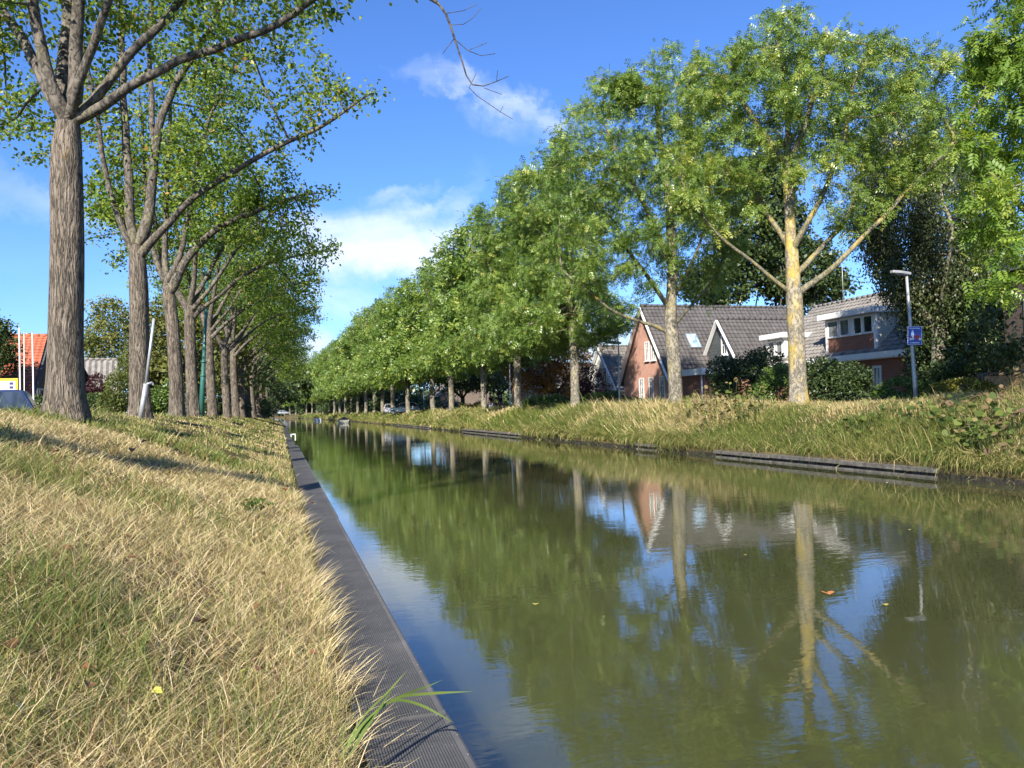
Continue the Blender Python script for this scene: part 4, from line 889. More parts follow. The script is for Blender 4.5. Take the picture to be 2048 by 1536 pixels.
# house with the wide dormer: long side to the canal
XC0, YC0, YC1 = 28.0, 28.2, 39.95; LC = YC1 - YC0; YC = (YC0 + YC1) / 2
hC = gable_house('dormer_house', 'brick house with grey tiles and a wide white dormer over a brick apron', (XC0 + 3.8, YC, GZ), -math.pi / 2, LC, 7.6, 2.85, 6.15, 'brick_red', 'tile_grey', over=.35, vover=.12)
# local frame: local x = -world Y, local y = world X ; canal side is local -y
def ly(Y): return YC - Y
FYC = -3.8
def boxC(mb, Y0, Y1, X0, X1, z0, z1): mb.box(ly(Y1), ly(Y0), X0 - XC0 - 3.8, X1 - XC0 - 3.8, z0 - GZ, z1 - GZ)
mb = MB(); boxC(mb, YC0 - .15, YC1 + .1, 27.5, 27.72, 3.55, 3.83); boxC(mb, YC0 - .15, YC1 + .1, 27.72, 28.0, 3.50, 3.56); mb.build('fascia', M['white'], hC)
DF = 28.05
def dormer(Y0, Y1, zb, zt, zap, front, cheek, back):
    mb = MB(); boxC(mb, Y0 + .02, Y1 - .02, DF + .05, back, zb, zt); mb.build('dormer', M[cheek], hC, 0)
    mb = MB(); boxC(mb, Y0 - .25, Y1 + .25, DF - .35, back + .5, zt, zt + .30); mb.build('dormer_fascia', M['white'], hC, .02)
    mb = MB()
    for yy in (Y0, Y1 - .16): boxC(mb, yy, yy + .16, DF - .03, DF + .1, zb, zt - .002)
    mb.build('corner_post', M['white'], hC)
    if zap: mb = MB(); boxC(mb, Y0 + .16, Y1 - .16, DF, DF + .08, zb, zap); mb.build('apron', M[front], hC)
dormer(30.85, 34.5, 4.05, 5.82, 4.82, 'brick_red', 'cream', 30.6)
for (a, b_, g_) in ((33.45, 34.33, 'glass_curtain'), (32.65, 33.4, 'glass_curtain'), (31.75, 32.4, 'glass'), (31.02, 31.7, 'glass')):
    window(hC, (0, FYC + .04, 0), (1, 0, 0), (0, -1, 0), ly(b_), ly(a), 4.84 - GZ, 5.76 - GZ, 1, 1, .08, gm=g_, sill=False)
mb = MB(); boxC(mb, 31.0, 34.35, DF - .02, DF + .06, 4.822, 5.8)
mb.build('window_post', M['white'], hC)
dormer(38.0, 39.75, 3.98, 5.25, None, 'white', 'white', 30.0)
for a, b_ in ((38.2, 38.85), (38.95, 39.6)): window(hC, (0, FYC + .06, 0), (1, 0, 0), (0, -1, 0), ly(b_), ly(a), 4.2 - GZ, 5.15 - GZ, 1, 1, .09, gm='glass_curtain', sill=False)
y1, z1 = onX(1746, 732, XC0); y0, z0 = onX(1767, 812, XC0)
window(hC, (0, FYC, 0), (1, 0, 0), (0, -1, 0), ly(y1), ly(y0), z0 - GZ, z1 - GZ, 2, 2, .11, gm='glass_curtain')
mb = MB(); mb.tube([(ly(37.6), .1, 6.2), (ly(37.6), .1, 8.9)], [.022, .016], 6); mb.build('antenna', M['galv'], hC)
# dark house at the right edge
hE = thing('house', (28.5, 16.4, GZ), 0, 'dark brick house with a large bright window behind the wooden fence', 'house')
mb = MB(); mb.box(-3.4, 3.4, -5, 5, -.5, 4.9); mb.build('wall', M['brick_dark'], hE)
mb = MB(); mb.box(-3.7, 3.7, -5.3, 5.3, 4.9, 5.2); mb.build('roof', M['board_dark'], hE)
window(hE, (-3.4, 0, 0), (0, 1, 0), (-1, 0, 0), -1.0, 4.2, 2.55, 3.75, 3, 1, .08, fm='board_dark', gm='glass_blue')
# low far houses glimpsed between the trunks
hF = gable_house('house', 'low pale brick house glimpsed behind the rusty tree', (27.6, 74.0, GZ), 0, 8, 9, 2.6, 4.8, 'brick_pink', 'tile_dark', group=None)
window(hF, (-4, 0, 0), (0, 1, 0), (-1, 0, 0), 2.2, 3.4, .9, 2.2, 2, 1, .1); window(hF, (-4, 0, 0), (0, 1, 0), (-1, 0, 0), -2.5, -.8, .9, 2.2, 2, 1, .1)
p = at(868, 125); hG = gable_house('house', 'grey roofed far house with a blue board on its front', (p[0] + 4, p[1], GZ), -math.pi / 2, 10, 8, 3.0, 6.6, 'brick_brown', 'tile_grey', th=.5, tw=.5)
mb = MB(); mb.box(-1.4, 2.4, -4.6, -4.2, 2.1, 3.0); mb.build('blue_board', plain('blue_panel', (0.03, 0.05, 0.25), 0.4), hG)
mb = MB(); mb.box(-2.4, 2.8, -4.9, -4.25, 1.5, 2.08); mb.build('canopy', M['white'], hG); mb = MB(); mb.box(2.6, 3.2, -.3, .3, 6.1, 7.6); mb.build('chimney', M['brick_brown'], hG)
window(hG, (0, -4.0, 0), (1, 0, 0), (0, -1, 0), -3.8, -2.6, .8, 2.1, 2, 1, .1)
# left side houses
p = at(90, 50); hL = gable_house('tiled_house', 'brown brick house with a bright orange tiled roof', (p[0] - 4.98, p[1] - .35, GZ), R(4), 10, 9.0, 2.2, 6.0, 'brick_brown', 'tile_red', trim='board_dark')
window(hL, (5, 0, 0), (0, 1, 0), (1, 0, 0), -2.8, .2, 1.5, 2.6, 4, 1, .12, sill=True); window(hL, (5, 0, 0), (0, 1, 0), (1, 0, 0), 1.2, 2.0, 3.0, 3.9, 1, 1, .1)
p = at(233, 64); hM = gable_house('tiled_house', 'dark house with a tall grey ribbed tile roof between the two nearest trunks', (p[0] - 3.6, p[1] - .5, GZ), R(8), 7.2, 8, 1.0, 5.4, 'brick_dark', 'tile_grey', trim='board_dark', tw=.42, th=2.2)
window(hM, (0, -4.0, 0), (1, 0, 0), (0, -1, 0), -3.0, -1.8, .2, 1.0, 1, 1, .1)
p = at(126, 55); hN = gable_house('house', 'dark brick gable house half hidden behind the widest trunk', (p[0] - 3.29, p[1] + 1.2, GZ), R(-20), 7, 8, 2.3, 6.6, 'brick_dark', 'tile_grey', trim='board_dark')
window(hN, (3.5, 0, 0), (0, 1, 0), (1, 0, 0), 2.0, 3.0, 1.2, 2.3, 1, 1, .12)

# ------------------------------------------------------------------ street furniture
GLP = 'grey street lamps along the far road'
def street_lamp(base, top, head_len, label, group=None, r0=.075, r1=.045):
    b = np.array(base); h = thing('street_lamp', tuple(b), 0, label, 'street lamp', group); t_ = np.array(top) - b
    mb = MB(); mb.tube([(0, 0, -.3), t_ * .28, t_ * .285, t_ * .6, t_], [r0, r0, r0 * .9, r0 * .78, r1], 12); mb.build('pole', M['galv'], h)
    d = np.array([-1, .0, 0.0]) * head_len
    mb = MB(); k = head_len / .6
    mb.prism([t_ + np.array(v) * k for v in ((.12, -.10, -.03), (.12, .10, -.03), (-.30, .14, .01), (-.62, .08, .03), (-.62, -.08, .03), (-.30, -.14, .01))], (0, 0, .10 * k))
    hd = mb.build('lamp_head', M['lamp_head'], h, .025)
    mb = MB(); mb.prism([t_ + np.array(v) * k for v in ((-.1, -.07, -.04), (-.1, .07, -.04), (-.52, .06, .0), (-.52, -.06, .0))], (0, 0, .02)); mb.build('lens', M['glass_curtain'], hd)
    return h
D = 27.0
pb_ = P(1833, 800, D); pt = P(1813, 549, D)
lm = street_lamp((pb_[0], pb_[1], 1.15), pt, .62, 'grey street lamp carrying the blue traffic sign', GLP)
def sign_panel():
    """blue panel on the lamp post: white frame, pale figure, red three wheeler, small lettering"""
    c = P(1829.5, 671, D - .12); s = thing('traffic_sign', tuple(c), -YAW - .05, 'blue traffic sign with a pale figure beside a red cart', 'sign')
    s.rotation_euler = (0, .05, -YAW - .30)
    blue = plain('sign_blue', (0.012, 0.07, 0.42), 0.35, var=.05); wh = plain('sign_white', (0.75, 0.78, 0.82), 0.4, var=.03); red = plain('sign_red', (0.45, 0.03, 0.05), 0.4, var=.05); pale = plain('sign_pale_blue', (0.45, 0.60, 0.80), 0.4, var=.05)
    W_, H_ = .235, .33
    mb = MB(); mb.box(-W_, W_, 0, .02, -H_, H_); mb.build('panel', blue, s, .008)
    mb = MB(); e = .012
    for x0, x1, z0, z1 in ((-W_ + .012, W_ - .012, H_ - .024, H_ - .012), (-W_ + .012, W_ - .012, -H_ + .012, -H_ + .024), (-W_ + .012, -W_ + .024, -H_ + .024, H_ - .024), (W_ - .024, W_ - .012, -H_ + .024, H_ - .024)): mb.box(x0, x1, -.004, .001, z0, z1)
    mb.build('border', wh, s)
    mb = MB(); rr_ = random.Random(2); x = -.16
    while x < .15:
        w_ = rr_.uniform(.012, .022); mb.box(x, x + w_, -.004, .001, .235, .27); x += w_ + .007
    x = -.15
    while x < .15:
        w_ = rr_.uniform(.012, .022); mb.box(x, x + w_, -.004, .001, -.275, -.235); x += w_ + (.007 if rr_.random() < .75 else .03)
    mb.build('lettering', wh, s)
    def disc(mb, cx, cz, r, y0=-.006, n=16, sx=1.0): mb.prism([(cx + math.cos(2 * math.pi * i / n) * r * sx, y0, cz + math.sin(2 * math.pi * i / n) * r) for i in range(n)], (0, -y0 + .001, 0))
    mb = MB(); disc(mb, -.07, .165, .032); mb.prism([(-.12, -.006, .0), (-.02, -.006, .0), (-.035, -.006, .125), (-.07, -.006, .135), (-.105, -.006, .125)], (0, .007, 0)); mb.build('figure', pale, s)
    mb = MB(); mb.prism([(-.075, -.007, -.15), (-.03, -.007, -.15), (-.03, -.007, -.004), (-.09, -.007, -.004)], (0, .008, 0)); mb.build('figure', wh, s)
    mb = MB(); mb.prism([(.0, -.008, -.12), (.16, -.008, -.12), (.17, -.008, -.05), (.11, -.008, .02), (.03, -.008, .02), (.0, -.008, -.05)], (0, .009, 0)); disc(mb, -.12, -.09, .045); mb.build('red_cart', red, s)
    mb = MB(); disc(mb, -.125, -.125, .042, -.011); disc(mb, .165, -.125, .042, -.011); mb.build('wheel', wh, s)
    mb = MB(); mb.box(-.06, .06, .02, .11, .12, .16); mb.box(-.06, .06, .02, .11, -.16, -.12); mb.build('clamp', M['galv'], s)
sign_panel()
for (px, py0, py1, d, lb) in ((1021, 824, 714, 57, 'slim grey street lamp beside the rusty tree'), (1239, 818, 687, 46, 'grey street lamp before the white cottage roof'), (917, 826, 774, 98, 'far grey street lamp by the clipped hedge blocks')):
    b_ = P(px, py0, d); t2 = P(px - 2, py1, d); street_lamp((b_[0], b_[1], 1.15), t2, .75, lb, GLP, .06, .04)
b_ = P(848, 826, 112); t2 = P(847, 771, 112); mb = MB(); h = thing('signpost', (b_[0], b_[1], 1.1), 0, 'white signpost beside the far house with the blue board', 'post')
mb.tube([(0, 0, -.2), t2 - np.array([b_[0], b_[1], 1.1])], [.09, .08], 8); mb.build('pole', M['white'], h); mb = MB(); q_ = t2 - np.array([b_[0], b_[1], 1.1]); mb.box(q_[0] - .6, q_[0] + .7, q_[1] - .06, q_[1] + .06, q_[2] - .1, q_[2] + .2); mb.build('crossbar', M['white'], h)
# leaning pole beside the second trunk, short post, green lamp post
D = 18.4
pa, pm, pt = P(281, 838, D), P(292, 768, D), P(308, 637, D); h = thing('leaning_pole', tuple(pa), 0, 'leaning two part grey pole in front of the second trunk', 'pole')
mb = MB(); mb.tube([(pm - pa) * -.15, pm - pa], [.058, .055], 12); mb.build('sleeve', M['galv'], h)
mb = MB(); mb.tube([(pm - pa) * .97, pt - pa], [.036, .032], 12); mb.build('pole', M['galv'], h)
mb = MB(); c0 = (pm - pa) * 1.0; mb.tube([c0 + (-.06, 0, -.02), c0 + (.14, -.01, .03)], [.03, .03], 8); mb.tube([c0 + (.13, 0, .03), c0 + (.17, 0, -.04)], [.025, .02], 8); mb.build('bracket', M['galv'], h)
D = 28.6; pa = P(375, 842, D); h = MB(); h.box(-.055, .055, -.055, .055, -.2, .95); ob = h.build('post', M['dark_bark'], None, .01); ob.location = (pa[0], pa[1], float(gz(pa[0], pa[1]))); tag(ob, 'short dark wooden post beside the third trunk', 'post')
D = 38.0; pa, pt = P(402, 826, D), P(415, 560, D); pa[2] = float(gz(pa[0], pa[1])); h = thing('lamp_post', tuple(pa), 0, 'dark green lamp post standing behind the fourth and fifth trunks', 'lamp post'); t_ = pt - pa
M['green_paint'] = plain('dark_green_paint', (0.03, 0.12, 0.095), 0.35, var=.15)
mb = MB(); mb.tube([t_ * -.05, t_ * .30, t_ * .31, t_ * .40, t_ * .41, t_], [.13, .12, .10, .095, .085, .055], 12); mb.build('pole', M['green_paint'], h)
for s_ in (.31, .41): mb = MB(); mb.tube([t_ * (s_ - .006), t_ * (s_ + .006)], [.14, .14], 12); mb.build('collar', M['green_paint'], h)
mb = MB(); mb.lathe([(.06, 0), (.16, .05), (.2, .32), (.24, .34), (.05, .5)], 12, tuple(t_)); mb.build('lantern', M['green_paint'], h)
# flagpoles and board on the near road
GF = 'white flagpoles before the orange roof'
for (x0, y0, x1, y1, d, lb) in ((41, 800, 38.5, 655, 40, 'tallest white flagpole before the orange roof'), (68, 800, 64.5, 665, 42, 'white flagpole before the right part of the orange roof'), (48.5, 800, 48, 664, 43, 'thin white flagpole between its two brighter neighbours')):
    pa, pt = P(x0, y0, d), P(x1, y1, d); pa[2] = GZ; h = thing('flagpole', tuple(pa), 0, lb, 'flagpole', GF)
    r = .042 if x0 != 48.5 else .025
    mb = MB(); mb.tube([(0, 0, -.2), (pt - pa) * .3, pt - pa], [r, r, r * .7], 10); mb.build('pole', M['white'], h)
    mb = MB(); e = pt - pa; mb.tube([e + (-.02, 0, 0), e + (.02, 0, .05)], [r, r * .5], 8)
    if x0 == 68: mb.tube([e + (0, 0, -.05), e + (-.42, -.05, -.06)], [.02, .02], 6)
    mb.build('finial', M['zinc'], h)
D = 36.0; pc = P(4, 780, D); h = thing('notice_board', (pc[0], pc[1], GZ), -YAW + .3, 'yellow framed white notice board with a column of dark squares', 'notice board')
zc = pc[2] - GZ
mb = MB(); mb.box(-.95, .55, 0, .06, zc - .75, zc + .42); mb.build('panel', M['white'], h)
mb = MB(); ym = plain('yellow_paint', (0.75, 0.47, 0.03), 0.4)
mb.box(-1.0, .66, -.02, .07, zc + .42, zc + .54); mb.box(.55, .66, -.02, .07, zc - .8, zc + .42); mb.box(-1.06, -.95, -.02, .07, zc - .8, zc + .42); mb.build('frame', ym, h, .01)
mb = MB(); dk = plain('dark_blue_print', (0.03, 0.035, 0.16), 0.5)
for i in range(5): mb.box(.30, .46, -.012, .001, zc + .24 - i * .185, zc + .36 - i * .185)
mb.build('printed_square', dk, h)
mb = MB()
for i in range(3): mb.box(-.85, .02 - .2 * (i % 2), -.006, .001, zc + .14 - i * .2, zc + .17 - i * .2)
mb.build('printed_line', M['zinc'], h)
mb = MB()
for x in (-.8, .4): mb.box(x, x + .09, .062, .15, -.2, zc + .3)
mb.build('leg', M['zinc'], h)

# ------------------------------------------------------------------ cars
def car(label, loc, rz, paint, group=None, L=4.2, W=1.75, H=1.5, bon=1.05, rake=.9):
    h = thing('parked_car', loc, rz, label, 'car', group)
    pm_ = plain(label.split()[0] + '_car_paint', paint, 0.25, 0.2, var=.06, spec=.6)
    def sect(x, pts): return [(x, y, z) for y, z in pts]
    # lower body: stations along the length, rounded in plan
    st = [(-L / 2, .72, .42, .80), (-L / 2 + .12, .86, .28, .92), (-L / 2 + .7, 1.0, .22, .97), (0, 1.0, .22, .98), (L / 2 - 1.15, 1.0, .22, .96), (L / 2 - .5, .96, .24, .86), (L / 2 - .1, .82, .28, .74), (L / 2, .66, .38, .64)]
    v = []; n = 8
    for x, k, z0, z1 in st:
        hw = W / 2 * k
        v += [(x, -hw * .92, z0), (x, -hw, z0 + .12), (x, -hw, z1 - .14), (x, -hw * .90, z1), (x, hw * .90, z1), (x, hw, z1 - .14), (x, hw, z0 + .12), (x, hw * .92, z0)]
    f = [(k * n + i, k * n + (i + 1) % n, (k + 1) * n + (i + 1) % n, (k + 1) * n + i) for k in range(len(st) - 1) for i in range(n)] + [tuple(range(n))[::-1], tuple(range((len(st) - 1) * n, len(st) * n))]
    mb = MB(); mb.add(v, f, False)
    # cabin
    xb0, xr0, xr1, xb1 = -L / 2 + .25, -L / 2 + .55, L / 2 - bon - rake, L / 2 - bon
    hb, hr = W / 2 * .93, W / 2 * .76; zb = .93
    A = [(xb0, -hb, zb), (xb1, -hb, zb), (xb1, hb, zb), (xb0, hb, zb), (xr0, -hr, H - .04), (xr1, -hr, H - .04), (xr1, hr, H - .04), (xr0, hr, H - .04), (xr0 + .15, -hr * .85, H), (xr1 - .2, -hr * .85, H), (xr1 - .2, hr * .85, H), (xr0 + .15, hr * .85, H)]
    mb.add(A, [(0, 1, 5, 4), (1, 2, 6, 5), (2, 3, 7, 6), (3, 0, 4, 7), (4, 5, 9, 8), (5, 6, 10, 9), (6, 7, 11, 10), (7, 4, 8, 11), (8, 9, 10, 11)])
    mb.build('body', pm_, h, .03)
    def pane(q4, off):
        q4 = [np.array(a) for a in q4]; c = sum(q4) / 4; n_ = np.cross(q4[1] - q4[0], q4[3] - q4[0]); n_ /= np.linalg.norm(n_)
        if n_ @ (c - np.array([0, 0, .9])) < 0: n_ = -n_
        q4 = [c + (a - c) * .86 + n_ * -.01 for a in q4]; m_ = MB(); m_.prism(q4, n_ * .03); return m_
    A = [np.array(a) for a in A]
    pane((A[1], A[2], A[6], A[5]), 0).build('windscreen', M['glass_curtain'], h); pane((A[3], A[0], A[4], A[7]), 0).build('rear_window', M['glass'], h)
    for a, b_, c, d in ((0, 1, 5, 4), (3, 2, 6, 7)):
        m1 = A[a] * .48 + A[b_] * .52; m2 = A[d] * .48 + A[c] * .52
        pane((A[a], m1, m2, A[d]), 0).build('side_window', M['glass'], h); pane((m1, A[b_], A[c], m2), 0).build('side_window', M['glass'], h)
    for x in (-L / 2 + .8, L / 2 - .85):
        for s in (-1, 1):
            m_ = MB(); y0 = s * (W / 2 - .17); prof = []
            for i in range(20): prof.append((math.cos(i * math.pi / 10) * .31, math.sin(i * math.pi / 10) * .31))
            m_.prism([(x + a, y0, .31 + b_) for a, b_ in prof], (0, s * .19, 0)); wl = m_.build('wheel', M['black'], h, .02)
            m_ = MB(); m_.prism([(x + a * .62, y0 + s * .185, .31 + b_ * .62) for a, b_ in prof], (0, s * .015, 0)); m_.build('rim', M['galv'], wl)
    for s in (-1, 1):
        m_ = MB(); m_.box(L / 2 - .28, L / 2 - .045, s * W * .30 - .16, s * W * .30 + .16, .58, .70); m_.build('headlight', M['glass_blue'], h, .02)
        m_ = MB(); m_.box(-L / 2 - .0, -L / 2 + .12, s * W * .33 - .12, s * W * .33 + .12, .70, .88); m_.build('tail_light', plain('red_lens', (0.35, 0.02, 0.02), 0.2), h, .02)
        m_ = MB(); m_.box(L / 2 - 1.35, L / 2 - 1.18, s * (W / 2 + .02) - .09, s * (W / 2 + .02) + .09, .92, 1.06); m_.build('mirror', M['black'], h, .02)
    return h
p = P(52, 815, 33); car('blue van parked with its nose toward the widest trunk', (p[0] - 1.25, p[1], 1.17), R(8), (0.02, 0.035, 0.10), None, 4.4, 1.8, 1.82, .55, .45)
p = P(0, 815, 27.5); car('black car cut off at the edge, parked before the notice board', (p[0] - 1.8, p[1], 1.17), R(4), (0.012, 0.013, 0.013), None, 4.3, 1.75, 1.52, .75, .75)
p = P(806, 815, 97); car('silver car parked between dark ash trunks across the canal', (p[0], p[1], 1.17), R(172), (0.42, 0.45, 0.48))
p = P(772, 815, 112); car('white car glimpsed behind the silver car across the canal', (p[0] + .6, p[1], 1.17), R(80), (0.7, 0.7, 0.7))
p = P(567, 815, 300); car('small white car at the far end of the canal', (p[0], p[1], 1.5), R(20), (0.45, 0.45, 0.46), None, 4.3, 1.8, 1.6)

# ------------------------------------------------------------------ people walking behind the bank
def skinmesh(name, J, edges, m_, parent, sub=2):
    me = bpy.data.meshes.new(name); me.from_pydata([j[0] for j in J], edges, []); o = bpy.data.objects.new(name, me); col.objects.link(o)
    sk = o.modifiers.new('skin', 'SKIN'); o.modifiers.new('sub', 'SUBSURF').levels = sub; o.modifiers['sub'].render_levels = sub
    sv = me.skin_vertices[0].data if me.skin_vertices else None
    if sv is None: return o
    for i, (c, r) in enumerate(J): sv[i].radius = (r, r) if not isinstance(r, tuple) else r; sv[i].use_root = (i == 0)
    me.materials.append(m_); o.parent = parent
    dg = bpy.context.evaluated_depsgraph_get(); ev = bpy.data.meshes.new_from_object(o.evaluated_get(dg)); o.modifiers.clear(); o.data = ev; ev.name = name
    ev.polygons.foreach_set('use_smooth', [True] * len(ev.polygons))
    return o
skin_m = plain('skin', (0.42, 0.25, 0.18), 0.55, var=.06)
def person(label, loc, rz, H, top, bottom, hair, longleg=True, stride=.16, sleeve=False, skirt=False):
    h = thing('person', loc, rz, label, 'person', 'family walking behind the far bank'); s = H / 1.75
    def V(x, y, z): return (x * s, y * s, z * s)
    J = [(V(0, 0, .93), .12 * s), (V(0, 0, 1.12), .115 * s), (V(0, .01, 1.36), .135 * s), (V(0, .01, 1.48), .055 * s), (V(0, .0, 1.56), .075 * s), (V(0, -.01, 1.66), .095 * s), (V(0, 0, 1.73), .06 * s)]
    E = [(0, 1), (1, 2), (2, 3), (3, 4), (4, 5), (5, 6)]; arms = []; legs = []
    for sd in (-1, 1):
        k = len(J); J += [(V(sd * .17, .01, 1.40), .055 * s), (V(sd * .22, .02, 1.14), .043 * s), (V(sd * .23, -.06 * sd, .90), .033 * s), (V(sd * .235, -.08 * sd, .80), .032 * s), (V(sd * .232, -.09 * sd, .74), .018 * s)]
        E += [(2, k), (k, k + 1), (k + 1, k + 2), (k + 2, k + 3), (k + 3, k + 4)]; arms.append(k)
        k = len(J); f_ = sd * stride; J += [(V(sd * .095, 0, .86), .085 * s), (V(sd * .10, -f_ * .5 - .02, .48), .062 * s), (V(sd * .10, -f_, .09), .042 * s), (V(sd * .105, -f_ - .14, .035), .032 * s)]
        E += [(0, k), (k, k + 1), (k + 1, k + 2), (k + 2, k + 3)]; legs.append(k)
    skinmesh('body', J, E, skin_m, h)
    g_ = .018 * s
    T = [(J[0][0], .13 * s), (J[1][0], .13 * s), (J[2][0], .15 * s), (V(0, .01, 1.44), .075 * s)]; TE = [(0, 1), (1, 2), (2, 3)]
    for k in arms:
        b_ = len(T); T += [(J[k][0], .055 * s + g_), (tuple(np.array(J[k][0]) * .55 + np.array(J[k + 1][0]) * .45), .05 * s + g_)]; TE += [(2, b_), (b_, b_ + 1)]
    skinmesh('shirt', T, TE, top, h)
    if skirt: B = [(V(0, 0, .98), .125 * s), (V(0, 0, .70), .19 * s), (V(0, 0, .52), .20 * s)]; BE = [(0, 1), (1, 2)]
    else:
        B = [(V(0, 0, .98), .125 * s)]; BE = []
        for k in legs:
            b_ = len(B); a0, a1, a2 = (np.array(J[k + i][0]) for i in range(3)); B += [(tuple(a0), .085 * s + g_), (tuple(a1), .062 * s + g_)] + ([(tuple(a2 * .95 + a1 * .05), .045 * s + g_)] if longleg else [])
            BE += [(0, b_), (b_, b_ + 1)] + ([(b_ + 1, b_ + 2)] if longleg else [])
    skinmesh('skirt' if skirt else 'trousers', B, BE, bottom, h)
    HJ = [(V(0, .03, 1.70), .095 * s), (V(0, .075, 1.62), .06 * s), (V(0, .07, 1.52), .045 * s)]; skinmesh('hair', HJ, [(0, 1), (1, 2)], hair, h, 1)
dkred = plain('dark_red_cloth', (0.045, 0.015, 0.02), 0.8); dkc = plain('black_cloth', (0.012, 0.012, 0.014), 0.8); jeans = plain('pale_jeans', (0.30, 0.34, 0.45), 0.8, var=.25); hairm = plain('dark_hair', (0.03, 0.02, 0.015), 0.6); maroon = plain('maroon_cloth', (0.07, 0.02, 0.022), 0.8)
for px, H, a in ((982, 1.72, ('person in a dark red shirt and pale jeans walking beside the cluttered trunk', dkred, jeans, hairm)), (992, 1.15, ('small child in maroon walking between two adults', maroon, maroon, hairm)), (1001, 1.68, ('person in black with bare lower legs walking beside the child', dkc, dkc, hairm))):
    p = P(px, 815, 67.0); zf = float(gz(p[0], p[1])); person(a[0], (p[0], p[1], max(zf, 1.12)), .25, H, *a[1:], longleg=(px != 1001), skirt=False)

# ------------------------------------------------------------------ fence, tripod, boats, bracket
X0 = 22.9; ya = onX(1966, 770, X0)[0]; h = thing('wooden_fence', (X0, ya, 1.15), 0, 'brown vertical board fence with a grey rail on top', 'fence')
M['fence'] = plain('brown_boards', (0.46, 0.26, 0.12), 0.8, var=.35, scale=5, bmp=.004)
mb = MB(); rr_ = random.Random(5); y = -9.0
while y < -.12: w_ = .145; mb.box(-.012 + rr_.uniform(-.006, .006), .012, y, y + w_ - .008, -.2, 1.10 + rr_.uniform(-.01, .01)); y += w_
mb.build('boards', M['fence'], h)
mb = MB(); mb.box(-.06, .06, -9, .12, 1.16, 1.22); mb.build('rail', M['timber'], h)
for y in (-.08, -2.4, -4.8, -7.2): mb = MB(); mb.box(-.055, .055, y, y + .1, -.3, 1.158); mb.build('post', M['timber'], h)
h = thing('cane_tripod', (24.2, onX(1985, 745, 24.2)[0], 1.15), 0, 'tripod of thin canes tied near the top behind the fence', 'plant support')
mb = MB()
for a, b_ in (((-.28, .35, 0), (.10, -.12, 2.45)), ((.3, -.35, 0), (-.12, .14, 2.5)), ((-.02, .02, 0), (.03, 0, 2.2)), ((.32, .3, 0), (-.12, -.12, 2.4))):
    mb.tube([a, b_], [.014, .010], 6)
mb.build('cane', M['cream'], h); mb = MB(); mb.tube([(0, 0, 1.88), (0, 0, 1.98)], [.05, .05], 8); mb.build('tie', M['timber'], h)
def boat(label, px, py, d, L, W, hullm, cover, rz):
    p = P(px, py, d); h = thing('moored_boat', (p[0], p[1], 0), rz, label, 'boat')
    st = [(-L / 2, .75, .50), (-L / 4, .95, .46), (0, 1, .45), (L / 4, .8, .48), (L / 2 * .85, .35, .56), (L / 2, .04, .62)]; v = []
    for x, k, z in st: hw = W / 2 * k; v += [(x, -hw, z), (x, -hw * .72, -.12), (x, hw * .72, -.12), (x, hw, z)]
    f = [(k * 4 + i, k * 4 + i + 1, k * 4 + 5 + i, k * 4 + 4 + i) for k in range(5) for i in range(3)] + [(0, 3, 2, 1), (20, 21, 22, 23)]
    mb = MB(); mb.add(v, f); mb.build('hull', hullm, h, .02)
    v2 = []
    for x, k, z in st: hw = W / 2 * k; v2 += [(x * .98, -hw * .95, z + .002), (x * .98, 0, z + (.55 if cover else .06) * k), (x * .98, hw * .95, z + .002)]
    mb = MB(); mb.add(v2, [(k * 3 + i, k * 3 + i + 1, k * 3 + 4 + i, k * 3 + 3 + i) for k in range(5) for i in range(2)] + [(0, 1, 2)]); mb.build('cover' if cover else 'deck', M['black'] if cover else M['timber'], h)
boat('low boat under a black cover moored at the far bank', 688, 842, 118, 5.5, 2.2, plain('pale_hull', (0.45, 0.43, 0.36), .5), True, R(85))
boat('small white boat moored beyond the covered boat', 636, 841, 165, 4.5, 2.0, M['white'], False, R(88))
p = G(592, 872, .5); h = thing('mooring_bracket', (0.62, float(p[1]), .47), 0, 'white angled mooring bracket fixed at the step in the canal edging', 'bracket')
mb = MB(); mb.box(-.14, .12, -.03, .03, .10, .15); mb.build('arm', M['white'], h); mb = MB(); mb.box(.07, .12, -.03, .03, -.20, .098); mb.build('post', M['white'], h); mb = MB(); mb.box(-.14, -.09, -.025, .025, -.02, .098); mb.build('foot', M['white'], h)
# timber revetment along the far bank
GT = 'weathered timber edging of the far bank'
def edging(y0, y1, label, rows=2):
    h = thing('timber_edging', (12.52 + float(bend((y0 + y1) / 2)), (y0 + y1) / 2, 0), 0, label, 'bank edging', GT); L = y1 - y0; rr_ = random.Random(int(y0 * 7))
    n = max(1, round(L / 2.6)); mb = MB(); mc = MB()
    for i in range(n):
        a, b_ = -L / 2 + L * i / n, -L / 2 + L * (i + 1) / n; dx = rr_.uniform(-.02, .02); dz = rr_.uniform(-.02, .02)
        mb.box(-.10 + dx, .08 + dx, a + .005, b_ - .005, .13 + dz, .215 + dz); mb.box(-.055 + dx * .5, -.01 + dx * .5, a + .005, b_ - .005, -.06, .04); mc.box(.0, .05, a, b_, -.5, .15)
    mb.build('boards', M['timber'], h); mc.build('backing', M['dark_bark'], h)
edging(12.3, 20.4, 'longest grey plank edging, below the ash with the yellow trunk'); edging(24.2, 25.8, 'short grey plank edging below the brick gable house'); edging(40, 54, 'dark plank edging below the green slope and the walking people'); edging(67, 88, 'far plank edging left of the brown weed bank')
